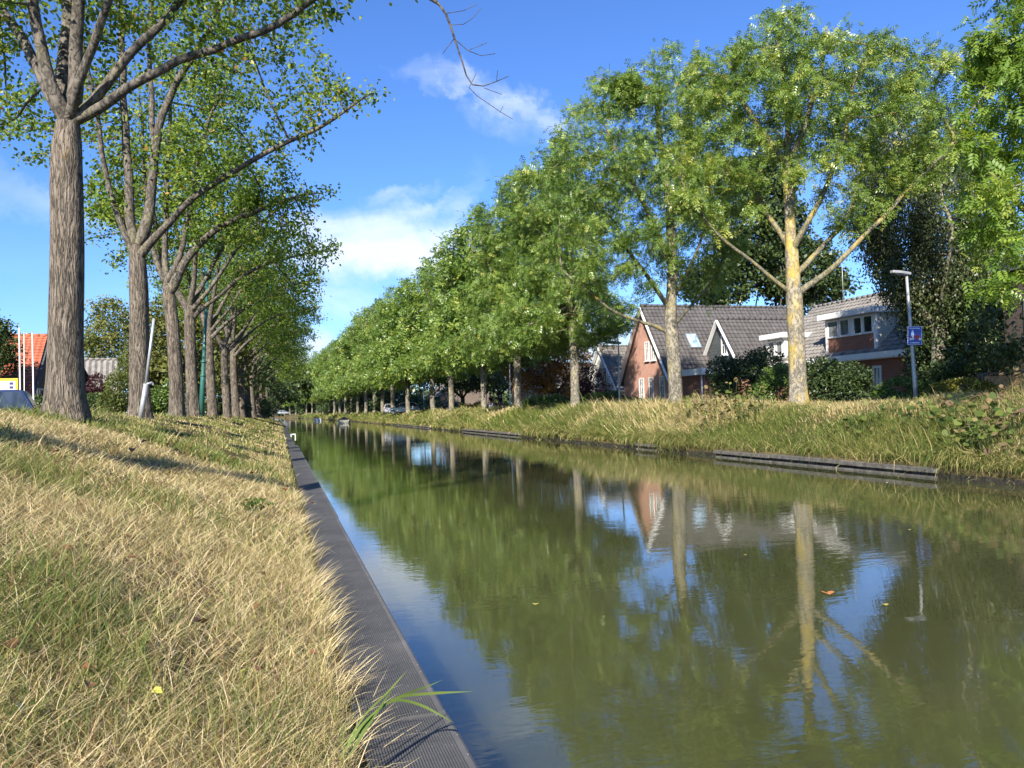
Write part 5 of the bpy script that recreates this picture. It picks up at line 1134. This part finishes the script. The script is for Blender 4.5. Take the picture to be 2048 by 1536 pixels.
# ------------------------------------------------------------------ shrubs and hedges
def shrub(name, label, cat, blobs, lm, n, size, seed, group=None, mu=.5, stems=7, tmpl=None, hollow=.55):
    """blobs: (px, py, depth, rx px, ry px, depth radius)"""
    rg = np.random.default_rng(seed)
    c = P(*blobs[0][:3]); base = np.array([c[0], c[1], float(gz(c[0], c[1]))]); h = thing(name, tuple(base), 0, label, cat, group)
    bl = [(np.array(q[0]), np.array(q[1])) for q in (pblob(base, *b_) for b_ in blobs)]
    p = ell_points(bl, n, rg, hollow); p[:, 2] = np.maximum(p[:, 2], -.1 + rg.random(n) * .25)
    cl = np.array([b_[0] for b_ in bl]); k = np.linalg.norm(p[:, None] - cl[None], axis=2).argmin(1); out = p - cl[k]; out /= np.linalg.norm(out, axis=1)[:, None] + 1e-9
    cell = np.floor(p / (size * 3.2)).astype(int); hs = np.sin(cell @ np.array([12.9, 78.2, 37.7])) * 43758.5; hs = hs - np.floor(hs)
    keep = hs > .22; p, out, hs = p[keep], out[keep], hs[keep]; n = len(p)
    leaf_mesh('foliage', p, out + rg.normal(0, .8, (n, 3)) + (0, 0, -.2), out * .6 + rg.normal(0, .5, (n, 3)) + (0, 0, .6), size * rg.uniform(.6, 1.25, n), np.clip(mu + (hs - .6) * .35 + rg.normal(0, .17, n), 0, 1), tmpl or rhomb, M[lm], h)
    mb = MB()
    for i in range(stems):
        b_ = bl[i % len(bl)]; e = b_[0] + rg.normal(0, .35, 3) * b_[1]; s_ = np.array([b_[0][0] * .8 + rg.normal(0, .2), b_[0][1] * .8 + rg.normal(0, .2), -.1]); mid = (s_ + e) / 2 + rg.normal(0, .1, 3)
        mb.tube([s_, mid, e], [.03, .02, .008], 5)
    mb.build('stems', M['dark_bark'], h)
    return h
shrub('shrub', 'large dark flowering shrub between the brick gable house and the yellow trunk', 'shrub', [(1485, 768, 36, 62, 48, 1.4), (1530, 742, 36.5, 42, 48, 1.2), (1445, 748, 36, 30, 36, 1.0), (1500, 730, 36, 34, 30, 1.0)], 'leaf_dark', 15000, .13, 301, mu=.42)
shrub('shrub', 'fresh green shrub just left of the yellow trunk', 'shrub', [(1548, 775, 33, 34, 42, 1.0), (1520, 790, 33, 30, 25, .9), (1560, 750, 33, 22, 25, .8)], 'leaf_hedge', 6000, .11, 302, mu=.6)
shrub('shrub', 'dark shrub below the wide dormer, right of the yellow trunk', 'shrub', [(1660, 772, 30, 56, 38, 1.2), (1640, 748, 30.5, 38, 34, 1.1), (1695, 758, 30, 38, 34, 1.1), (1715, 785, 29.5, 30, 30, .8)], 'leaf_dark', 13000, .115, 303, mu=.45)
shrub('shrub', 'yellow green hedge shrub beside the wooden fence', 'shrub', [(1925, 780, 26, 52, 24, .8), (1890, 785, 26, 30, 20, .7), (1965, 785, 26, 25, 22, .7)], 'leaf_yellow', 7000, .10, 304, mu=.55)
shrub('shrub', 'olive green low shrub at the foot of the lamp with the blue sign', 'shrub', [(1800, 780, 28, 40, 25, .8), (1850, 785, 28, 35, 22, .8), (1775, 790, 28, 20, 15, .6)], 'leaf_hedge', 6500, .10, 305, mu=.6)
shrub('hedge', 'dense dark green hedge between two pale ash trunks', 'hedge', [(1075, 808, 57, 32, 16, 1.5), (1110, 806, 57, 30, 17, 1.5), (1140, 810, 57, 20, 12, 1.2)], 'leaf_hedge', 6500, .18, 306, mu=.5)
shrub('hedge', 'dark hedge with a lighter top before the white cottage', 'hedge', [(1195, 803, 48, 34, 17, 1.2), (1225, 800, 48, 24, 18, 1.2), (1262, 808, 46, 26, 14, 1.0), (1310, 812, 44, 36, 10, 1)], 'leaf_hedge', 7500, .15, 307, mu=.5)
shrub('hedge', 'row of clipped green hedge blocks far across the canal', 'hedge', [(927, 817, 84, 10, 10, 1), (942, 817, 84, 10, 10, 1), (957, 815, 84, 14, 12, 1.2), (990, 815, 84, 30, 8, 1.2)], 'leaf_yellow', 4000, .25, 308, mu=.25)
shrub('hedge', 'dark green hedge at the foot of the grey roofed house', 'hedge', [(200, 806, 42, 34, 20, 1.2), (180, 812, 42, 24, 15, 1.0)], 'leaf_dark', 4500, .15, 309, mu=.6)
shrub('shrub', 'tall olive shrub between the two nearest trunks', 'shrub', [(240, 785, 36, 28, 45, 1.2), (225, 805, 36, 26, 25, 1.0), (255, 740, 37, 18, 40, 1.0)], 'leaf_pale', 6500, .12, 310, mu=.3)
shrub('shrub', 'purple black shrub against the grey ribbed roof', 'shrub', [(195, 770, 48, 18, 24, 1.0), (205, 790, 48, 18, 16, .9)], 'leaf_purple', 2200, .14, 311, mu=.35)
shrub('shrub', 'mixed green shrub between the second and third trunks', 'shrub', [(325, 800, 38, 28, 28, 1.2), (310, 815, 38, 18, 20, 1.0), (345, 790, 40, 22, 34, 1.2)], 'leaf_hedge', 6500, .14, 312, mu=.65)
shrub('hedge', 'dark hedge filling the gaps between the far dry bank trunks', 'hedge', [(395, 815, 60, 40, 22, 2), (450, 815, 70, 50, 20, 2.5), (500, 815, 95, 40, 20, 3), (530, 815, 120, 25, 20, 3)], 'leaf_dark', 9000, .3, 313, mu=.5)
shrub('hedge', 'low dark hedge behind the parked cars', 'hedge', [(30, 806, 44, 60, 18, 1.2), (90, 808, 44, 40, 16, 1.2)], 'leaf_dark', 4000, .16, 314, mu=.5)
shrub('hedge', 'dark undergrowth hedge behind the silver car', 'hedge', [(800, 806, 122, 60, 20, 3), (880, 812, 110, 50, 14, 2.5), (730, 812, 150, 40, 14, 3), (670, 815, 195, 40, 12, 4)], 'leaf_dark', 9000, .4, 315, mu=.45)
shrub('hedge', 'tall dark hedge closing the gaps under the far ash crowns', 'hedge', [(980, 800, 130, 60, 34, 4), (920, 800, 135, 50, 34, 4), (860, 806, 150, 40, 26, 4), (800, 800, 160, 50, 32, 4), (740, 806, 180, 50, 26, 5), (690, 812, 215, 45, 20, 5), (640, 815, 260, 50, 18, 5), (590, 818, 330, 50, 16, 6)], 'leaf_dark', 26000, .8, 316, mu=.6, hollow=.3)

# ------------------------------------------------------------------ broad leaved weeds on the far bank
def leaf_disc():                 # heart shaped butterbur leaf, cupped
    n = 11; v = [(0, 0, 0)]
    for i in range(n):
        a = -math.pi * .93 + i * 2 * math.pi * .93 / (n - 1); r = .5 * (1 + .12 * math.cos(a)) * (1.0 + .06 * math.sin(a * 7)); v.append((.38 + r * math.cos(a), r * math.sin(a), .10 * r * r * 4 * (.5 + .5 * math.sin(a * 5))))
    return np.array(v), [(0, i, i + 1) for i in range(1, n)]
disc = leaf_disc()
GW = 'clumps of broad leaved weeds on the far bank'
def weed(px, py, d, n, size, mu, label, sx=.8, sz=.35, seed=1):
    n = int(n * 2.0); size = size * .5
    rg = np.random.default_rng(seed); c = P(px, py, d); base = np.array([c[0], c[1], float(gz(c[0], c[1]))]); h = thing('weed_clump', tuple(base), 0, label, 'weeds', GW)
    p = np.c_[rg.normal(0, sx * .5, n), rg.normal(0, sx * .7, n), np.zeros(n)]
    p[:, 2] = np.array([float(gz(base[0] + a, base[1] + b_)) for a, b_ in p[:, :2]]) - base[2] + rg.random(n) * sz * 1.2 + .16
    wet = (base[0] + p[:, 0] - float(bend(base[1]))) > 12.75; p = p[wet]; n = len(p)
    f = np.c_[rg.normal(-.5, .6, n), rg.normal(-.2, .7, n), rg.normal(-.35, .3, n)]
    leaf_mesh('leaves', p, f, rg.normal(0, .4, (n, 3)) + (-.3, -.2, .8), size * rg.uniform(.5, 1.2, n), np.clip(rg.normal(mu, .22, n), 0, 1), disc, M['weed'], h)
    mb = MB()
    for i in range(min(n, 40)): mb.tube([(p[i][0] * .8, p[i][1] * .8, float(gz(base[0] + p[i][0] * .8, base[1] + p[i][1] * .8)) - base[2] - .05), p[i]], [.008, .006], 4)
    mb.build('stems', M['weed'], h)
WD = [(1440, 875, 26, 60, .30, .55, 'brown and green weed clump spilling over the edge below the brick gable house', 1.0, .75), (1400, 850, 27.5, 40, .30, .62, 'withered brown weed clump high on the bank by the mottled trunk', .9, .65),
      (1500, 850, 24.5, 26, .28, .30, 'pale green weed clump left of the long plank edging', .6, .6), (1725, 897, 18.8, 22, .24, .08, 'bright green weed clump growing over the long plank edging', .55, .25),
      (1880, 865, 17.2, 26, .26, .12, 'green weed clump halfway up the bank below the yellow green hedge', .7, .3), (1950, 880, 15.6, 34, .30, .25, 'large leaved green and brown weed clump at the right end of the plank edging', .8, .5),
      (2010, 862, 15.6, 34, .28, .78, 'withered brown weed clump below the wooden fence', .9, .5), (2036, 812, 17.2, 26, .22, .80, 'tall dry weed clump before the wooden fence', .5, .5), (1975, 935, 14.2, 30, .26, .60, 'drooping weed clump hanging over the water near the end of the plank edging', .7, .3),
      (1990, 905, 14.6, 40, .28, .30, 'green broad leaved clump at the water where the plank edging ends', .8, .5), (1840, 850, 18.2, 20, .22, .2, 'scattered green weed clump in the middle of the grassy slope', .7, .3), (1945, 830, 17.5, 22, .26, .85, 'dark dead leaf litter clump on the upper bank', .6, .15), (880, 845, 58, 120, .42, .62, 'long brown weed bank before the clipped hedge blocks', 2.4, .8), (845, 850, 62, 90, .42, .15, 'fresh green weed bank at the water below the dark ash trunks', 2.2, .6),
      (735, 845, 92, 110, .6, .68, 'brown weed bank far along the water beyond the silver car', 3.6, 1.0), (1085, 835, 47, 40, .3, .5, 'small mixed weed clump on the green slope', 1.1, .3)]
for i, a in enumerate(WD): weed(*a[:7], *a[7:], seed=400 + i)

# ------------------------------------------------------------------ grass
m, t, b = mat('grass_blades')
a = nd(t, 'ShaderNodeAttribute', attribute_name='tint')
c = ramp(t, a.outputs['Fac'], [(0.0, (0.045, 0.09, 0.014)), (0.30, (0.14, 0.20, 0.040)), (0.50, (0.36, 0.33, 0.105)), (0.70, (0.64, 0.51, 0.235)), (0.93, (0.80, 0.66, 0.39)), (0.96, (0.34, 0.19, 0.085)), (1.0, (0.26, 0.15, 0.07))])
t.links.new(c, b.inputs['Base Color']); b.inputs['Roughness'].default_value = 0.6; b.inputs['Specular IOR Level'].default_value = 0.25
tr = nd(t, 'ShaderNodeBsdfTranslucent', i_Color=c); mx = nd(t, 'ShaderNodeMixShader', i_0=0.3); t.links.new(b.outputs[0], mx.inputs[1]); t.links.new(tr.outputs[0], mx.inputs[2]); t.links.new(mx.outputs[0], t.nodes['Material Output'].inputs[0])
M['grass'] = m
class Waves:                     # cheap smooth noise for patchiness
    def __init__(s, seed, f, n=14):
        r = np.random.default_rng(seed); s.k = r.normal(0, f, (n, 2)); s.p = r.random(n) * 6.28; s.n = n
    def __call__(s, x, y): return sum(np.sin(x * k[0] + y * k[1] + p) for k, p in zip(s.k, s.p)) / math.sqrt(s.n / 2)
patch5 = Waves(8, 7.0); patch, patch2 = Waves(5, 1.1), Waves(6, 3.5)
def blades(x, y, hgt, wid, tint, lean, rg, droop=.5, flat=None, zoff=0.0):
    n = len(x); z = gz(x, y) - .02 + zoff
    az = rg.random(n) * 6.283; d = np.c_[np.cos(az), np.sin(az)] * np.abs(rg.normal(0, .55, n))[:, None] + lean
    ln = np.linalg.norm(d, axis=1); ln = np.clip(ln, .05, None)
    el = np.arctan2(1.0, ln)     # start steep, bend over
    s = np.c_[-d[:, 1], d[:, 0]] / ln[:, None]; dh = d / ln[:, None]
    fa = rg.random(n) * 3.14; sc_ = np.cos(fa)[:, None] * s + np.sin(fa)[:, None] * dh
    pts = []; cx, cy, cz = x.copy(), y.copy(), z.copy(); e = el + .35; dr = droop * rg.uniform(.3, 1.6, n)
    lv = [0, 1, 2, 3]
    for i in lv:
        pts.append((cx.copy(), cy.copy(), cz.copy()))
        ee = e - dr * i * .75; st = hgt * .36
        cx += np.cos(ee) * dh[:, 0] * st; cy += np.cos(ee) * dh[:, 1] * st; cz += np.sin(ee) * st
    V = np.empty((n, 7, 3))
    for i, wf in ((0, .9), (1, 1.0), (2, .7)):
        q_ = np.stack(pts[i], 1); o_ = np.c_[sc_ * (wid * wf / 2)[:, None], np.zeros(n)]
        V[:, 2 * i] = q_ - o_; V[:, 2 * i + 1] = q_ + o_
    V[:, 6] = np.stack(pts[3], 1)
    return V, np.repeat(tint, 7)
BF = np.array([0, 1, 3, 2, 2, 3, 5, 4, 4, 5, 6]); BS = np.array([4, 4, 3])
def grass_object(name, sets, label=None):
    V = np.concatenate([s[0] for s in sets]); T = np.concatenate([s[1] for s in sets]); n = len(V)
    loops = (BF[None] + (np.arange(n) * 7)[:, None]).ravel()
    return np_mesh(name, V.reshape(-1, 3), np.tile(BS, n), loops, M['grass'], None, {'tint': T})
rg = np.random.default_rng(99)
def infront(x, y, z, pad=80):
    v = np.stack([x, y, z], 1) - CAM; d = v @ FW; px = 1024 + F * (v @ RT) / np.maximum(d, .01)
    return (d > .5) & (px > -pad) & (px < 2048 + pad)
sets = []
for (y0, y1, dens, w_) in ((0.3, 2.6, 21000, .0020), (2.6, 4.5, 16000, .0024), (4.5, 7.5, 8500, .0034), (7.5, 12, 3600, .0056), (12, 20, 1700, .0095), (20, 36, 480, .02), (36, 70, 170, .038), (70, 125, 60, .07)):
    xl = -min(8.5, 1.2 + y1 * .75) if y1 < 12 else -7.6
    n = int((y1 - y0) * (.27 - xl) * dens); x = rg.uniform(xl, .20, n); y = rg.uniform(y0, y1, n); x = x + bend(y)
    k = infront(x, y, gz(x, y)); x, y = x[k], y[k]; n = len(x); xr = x - bend(y)
    pt = patch(x, y); p2 = patch2(x, y)
    edge = np.clip((xr + .75) / .9, 0, 1)
    gp = np.clip(.42 * pt + .25 * p2 - .05 - .75 * np.clip((xr + .8) / .7, 0, 1) + .35 * np.clip((4.5 - y) / 3, 0, 1) * np.clip((-xr - .45) / .5, 0, 1) - .25 * np.clip((y - 8) / 6, 0, 1), -1, 1)
    green = rg.random(n) < np.clip(.47 + .62 * gp, .12, .90)
    tint = np.where(green, rg.normal(.30, .10, n), rg.normal(.70, .17, n)); tint = np.clip(tint, 0, .93); tint = np.where(rg.random(n) < .09 + .07 * patch5(x, y).clip(-1, 1), 1.0, tint)
    thin = rg.random(n) < .66 + .5 * patch5(x, y); x, y, xr, pt, green, tint, edge = (q_[thin] for q_ in (x, y, xr, pt, green, tint, edge)); n = len(x)
    hg = np.where(green, .105, .072) * rg.lognormal(0, .42, n) * (1 + .25 * edge) * np.interp(y, [0, 2.5, 5], [.8, .85, 1]) * (1 + .25 * pt.clip(-1, 1)) * np.interp(y, [0, 8, 20, 80], [1.0, .9, .85, 1.1])
    sets.append(blades(x, y, hg, w_ * rg.uniform(.6, 1.3, n) * np.where(green, 1.25, .85), tint, np.c_[rg.normal(0, .75, n) - .15 * edge, rg.normal(0, .75, n)], rg, .6))
for (y0, y1, dens, w_) in ((0.3, 3.0, 5500, .0019), (3.0, 6, 3200, .0027), (6, 12, 1200, .0048)):      # dead straw lying flat between the blades
    xl = -1.2 - y1 * .75; n = int((y1 - y0) * (.22 - xl) * dens); x = rg.uniform(xl, .22, n); y = rg.uniform(y0, y1, n); k = infront(x, y, gz(x, y)); x, y = x[k], y[k]; n = len(x); an = rg.random(n) * 6.283; q_ = rg.uniform(1.2, 5, n)
    sets.append(blades(x, y, rg.uniform(.06, .17, n), w_ * rg.uniform(.6, 1.3, n), np.where(rg.random(n) < .2, 1.0, np.clip(rg.normal(.74, .2, n), 0, .93)), np.c_[np.cos(an) * q_, np.sin(an) * q_], rg, .35, zoff=rg.uniform(.02, .07, n)))
# lodged straw lying over the cap, in tufts
for yc, k, wdt in ((2.25, 40, .12), (2.75, 40, .10), (3.35, 90, .08), (4.6, 130, .2), (5.3, 110, .2), (6.6, 60, .15), (8.2, 60, .2), (3.9, 60, .2), (10.5, 60, .3)):
    x = rg.normal(.20, .05, k); y = rg.normal(yc, wdt, k); sets.append(blades(x, y, rg.uniform(.10, .24, k), np.full(k, .0024) * (1 + yc / 7), np.clip(rg.normal(.82, .1, k), 0, .93), np.c_[rg.uniform(.6, 4.0, k), rg.normal(-.3, 1.2, k)], rg, .25, zoff=.03))
lg = grass_object('grass', sets); tag(lg, 'dry yellow mown grass with green patches on the near bank', 'grass', kind='stuff')
sets = []
patch3, patch4 = Waves(15, .55), Waves(16, 1.8)
for (y0, y1, dens, w_) in ((4, 16, 1150, .010), (16, 26, 760, .014), (26, 45, 300, .024), (45, 80, 95, .045), (80, 150, 30, .09), (150, 280, 9, .2)):
    n = int((y1 - y0) * 6 * dens); x = rg.uniform(12.5, 18.4, n); y = rg.uniform(y0, y1, n); x = x + bend(y)
    k = infront(x, y, gz(x, y)); x, y = x[k], y[k]; n = len(x); xr = x - bend(y)
    boards = ((y > 12.2) & (y < 20.5)) | ((y > 40) & (y < 54)) | ((y > 67) & (y < 88))
    k = ~(boards & (xr < 12.72) & (rg.random(n) < .85)); x, y, xr = x[k], y[k], xr[k]; n = len(x)
    pt, p2 = patch3(x, y), patch4(x, y); up = np.clip((xr - 12.7) / 2.8, 0, 1)
    lush = ((y > 37) & (y < 50)) * .35 + ((y > 13) & (y < 23)) * np.clip(1 - up * 1.5, 0, 1) * .5
    far = np.clip((y - 60) / 40, 0, 1) * .35
    green = rg.random(n) < np.clip(.90 - .58 * up + .2 * pt + .12 * p2 + lush + far, .08, .97)
    tint = np.clip(np.where(green, rg.normal(.29, .10, n) + .06 * pt, rg.normal(.72, .14, n)), 0, .93)
    mown = np.clip((y - 12) / 2, 0, 1) * np.clip((23.5 - y) / 2, 0, 1)
    tall = np.where((y > 22) & (y < 38), .42, .28) * (1 - .45 * mown)
    hg = tall * rg.lognormal(0, .3, n) * (1 + .3 * pt.clip(-1, 1)) * np.clip(1.25 - .6 * np.clip(up - .4, 0, 1), .4, 1.3) * np.where(xr > 17, .5, 1)
    sets.append(blades(x, y, hg, w_ * rg.uniform(.6, 1.3, n), tint, np.c_[np.full(n, -.55), np.full(n, -.12)], rg, .8))
for (y0, y1, dens, w_) in ((5, 26, 620, .012), (26, 60, 200, .03), (60, 200, 36, .08)):
    n = int((y1 - y0) * dens); x = rg.uniform(12.55, 12.95, n); y = rg.uniform(y0, y1, n); x = x + bend(y); bo = ((y > 12.2) & (y < 20.5)) | ((y > 40) & (y < 54)); k = ~bo | (rg.random(n) < .12); x, y = x[k], y[k]; n = len(x)
    sets.append(blades(x, y, rg.uniform(.4, .85, n) * (1 + .35 * patch4(x, y).clip(-1, 1)), w_ * rg.uniform(.6, 1.3, n), np.clip(rg.normal(.40, .17, n), 0, 1), np.c_[rg.uniform(-2.2, -.6, n), rg.normal(0, .5, n)], rg, 1.1))
rgr = grass_object('grass', sets); tag(rgr, 'long wild grass, green at the water and straw coloured on the crest of the far bank', 'grass', kind='stuff')

# fringe hanging over the water's edge
# small things in the near grass
def tuft(label, x, y, n, hgt, wid, mu, lean, seed, sp=.02, droop=.3, zoff=.0):
    r = np.random.default_rng(seed); xx = r.normal(x, sp, n); yy = r.normal(y, sp, n)
    o = grass_object('grass_tuft', [blades(xx, yy, hgt * r.uniform(.6, 1.1, n), np.full(n, wid), np.clip(r.normal(mu, .06, n), 0, 1), np.array(lean) + r.normal(0, .25, (n, 2)), r, droop, zoff=zoff)])
    return tag(o, label, 'grass tuft')
# long green blades leaning over the canal edging, given by the picture
def long_blade(mb_v, pts, w_, d):
    q_ = [P(*p_) for p_ in pts]; q_ = resample(q_, .02); tq = np.gradient(q_, axis=0); s = np.cross(tq, FW); s /= np.linalg.norm(s, axis=1)[:, None] + 1e-9
    k = np.linspace(0, 1, len(q_)); ww = w_ * np.minimum(1, np.minimum((1 - k) * 4, .45 + k * 2)); return q_ - s * ww[:, None] / 2 + np.c_[k * 0, k * 0, k * 0], q_ + s * ww[:, None] / 2 + FW * .002
V = []; Fc = []; 
for pts, w_ in (([(690, 1500, 2.35), (735, 1440, 2.4), (790, 1398, 2.48), (850, 1388, 2.55), (945, 1383, 2.62)], .009), ([(700, 1495, 2.35), (745, 1430, 2.42), (800, 1393, 2.5), (850, 1375, 2.58), (885, 1360, 2.62)], .007),
                ([(705, 1500, 2.35), (740, 1440, 2.4), (785, 1402, 2.46), (840, 1410, 2.5), (908, 1446, 2.5)], .008), ([(690, 1490, 2.38), (730, 1430, 2.44), (775, 1385, 2.52), (815, 1340, 2.6)], .006),
                ([(680, 1520, 2.3), (715, 1460, 2.36), (760, 1415, 2.42)], .007), ([(695, 1515, 2.3), (735, 1455, 2.36), (770, 1400, 2.44), (790, 1375, 2.5)], .006)):
    a_, b_ = long_blade(None, pts, w_, 0); o_ = sum(len(v) for v in V); n = len(a_); V.append(np.concatenate([a_, b_])); Fc += [(o_ + i, o_ + i + 1, o_ + n + i + 1, o_ + n + i) for i in range(n - 1)]
VV = np.concatenate(V); o = np_mesh('grass_tuft', VV, np.full(len(Fc), 4), Fc, M['grass'], None, {'tint': np.clip(.27 + .06 * np.sin(np.arange(len(VV)) * .05), 0, 1)}); tag(o, 'long green grass blades arching over the ribbed canal edging', 'grass tuft')
# little dark weed
pw = np.array(P(503, 1003, 7.4)); pw[2] = float(gz(pw[0], pw[1])); r = np.random.default_rng(8); h = thing('weed', tuple(pw), 0, 'small dark green weed with crinkled leaves in the dry grass', 'weed')
n = 90; pp = r.normal(0, 1, (n, 3)) * (.08, .08, .035) + (0, 0, .10)
leaf_mesh('leaves', pp, r.normal(0, 1, (n, 3)) + (0, 0, .3), r.normal(0, .6, (n, 3)) + (0, 0, .7), r.uniform(.03, .055, n), np.clip(r.normal(.12, .08, n), 0, 1), simple, M['grass'], h)
mb = MB()
for i in range(10): mb.tube([(pp[i][0] * .2, pp[i][1] * .2, -.02), pp[i]], [.004, .003], 4)
mb.build('stem', M['weed'], h)
# fallen leaves
GFL = 'fallen leaves'
FLV = t_simple(.8)
def fallen(label, px, py, size, tint_col, seed, z=None, zz=.0):
    r = np.random.default_rng(seed)
    if z is None:
        d = 1.0
        for _ in range(400):
            p = P(px, py, d)
            if p[2] < float(gz(p[0], p[1])) + .09: break
            d += .02
    else: p = G(px, py, z)
    mm = plain(label.split()[0] + '_fallen_leaf', tint_col, .6, var=.3, scale=40)
    tv, tf = FLV; q_ = tv * size; q_[:, 2] += np.abs(q_[:, 1]) * (.5 if z is None else .1)
    o = np_mesh('fallen_leaf', q_ - q_.mean(0), [len(f) for f in tf], [i for f in tf for i in f], mm); o.location = tuple(p); o.rotation_euler = (r.uniform(-.4, .4), r.uniform(-.4, .4), r.uniform(0, 6)) if z is None else (0, 0, 1.2)
    tag(o, label, 'leaf', GFL)
fallen('brown curled leaf lying in the dry grass', 402, 1240, .075, (.13, .05, .025), 1); fallen('yellow leaf in the straw near the canal edging', 480, 1340, .045, (.45, .40, .05), 2)
fallen('pale yellow leaf in the lowest grass corner', 50, 1412, .065, (.55, .45, .18), 3); fallen('lime yellow leaf pair half buried in straw', 312, 1382, .042, (.42, .39, .06), 4)
fallen('orange leaf floating on the open water', 1655, 1184, .13, (.50, .20, .06), 5, .006); fallen('dark brown leaf at the frame edge in green grass', 18, 1285, .07, (.10, .035, .02), 6); fallen('reddish leaf in the dry grass below the widest trunk', 266, 898, .12, (.22, .07, .03), 7)
fallen('tan leaf floating near the far plank edging', 1772, 965, .10, (.5, .45, .3), 9, .006)

r = np.random.default_rng(77)
for i in range(16):
    px, py = r.uniform(60, 640), r.uniform(880, 1480)
    fallen('small brown fallen leaf scattered in the dry grass', px, py, r.uniform(.04, .065) * (1.5 if py < 1000 else 1), (.20, .085, .035), 500 + i)
for i in range(4):
    px, py = r.uniform(1000, 2000), r.uniform(990, 1450)
    fallen('tiny yellowish leaf adrift on the open water', px, py, r.uniform(.04, .07), (.40, .33, .08), 600 + i, .006)
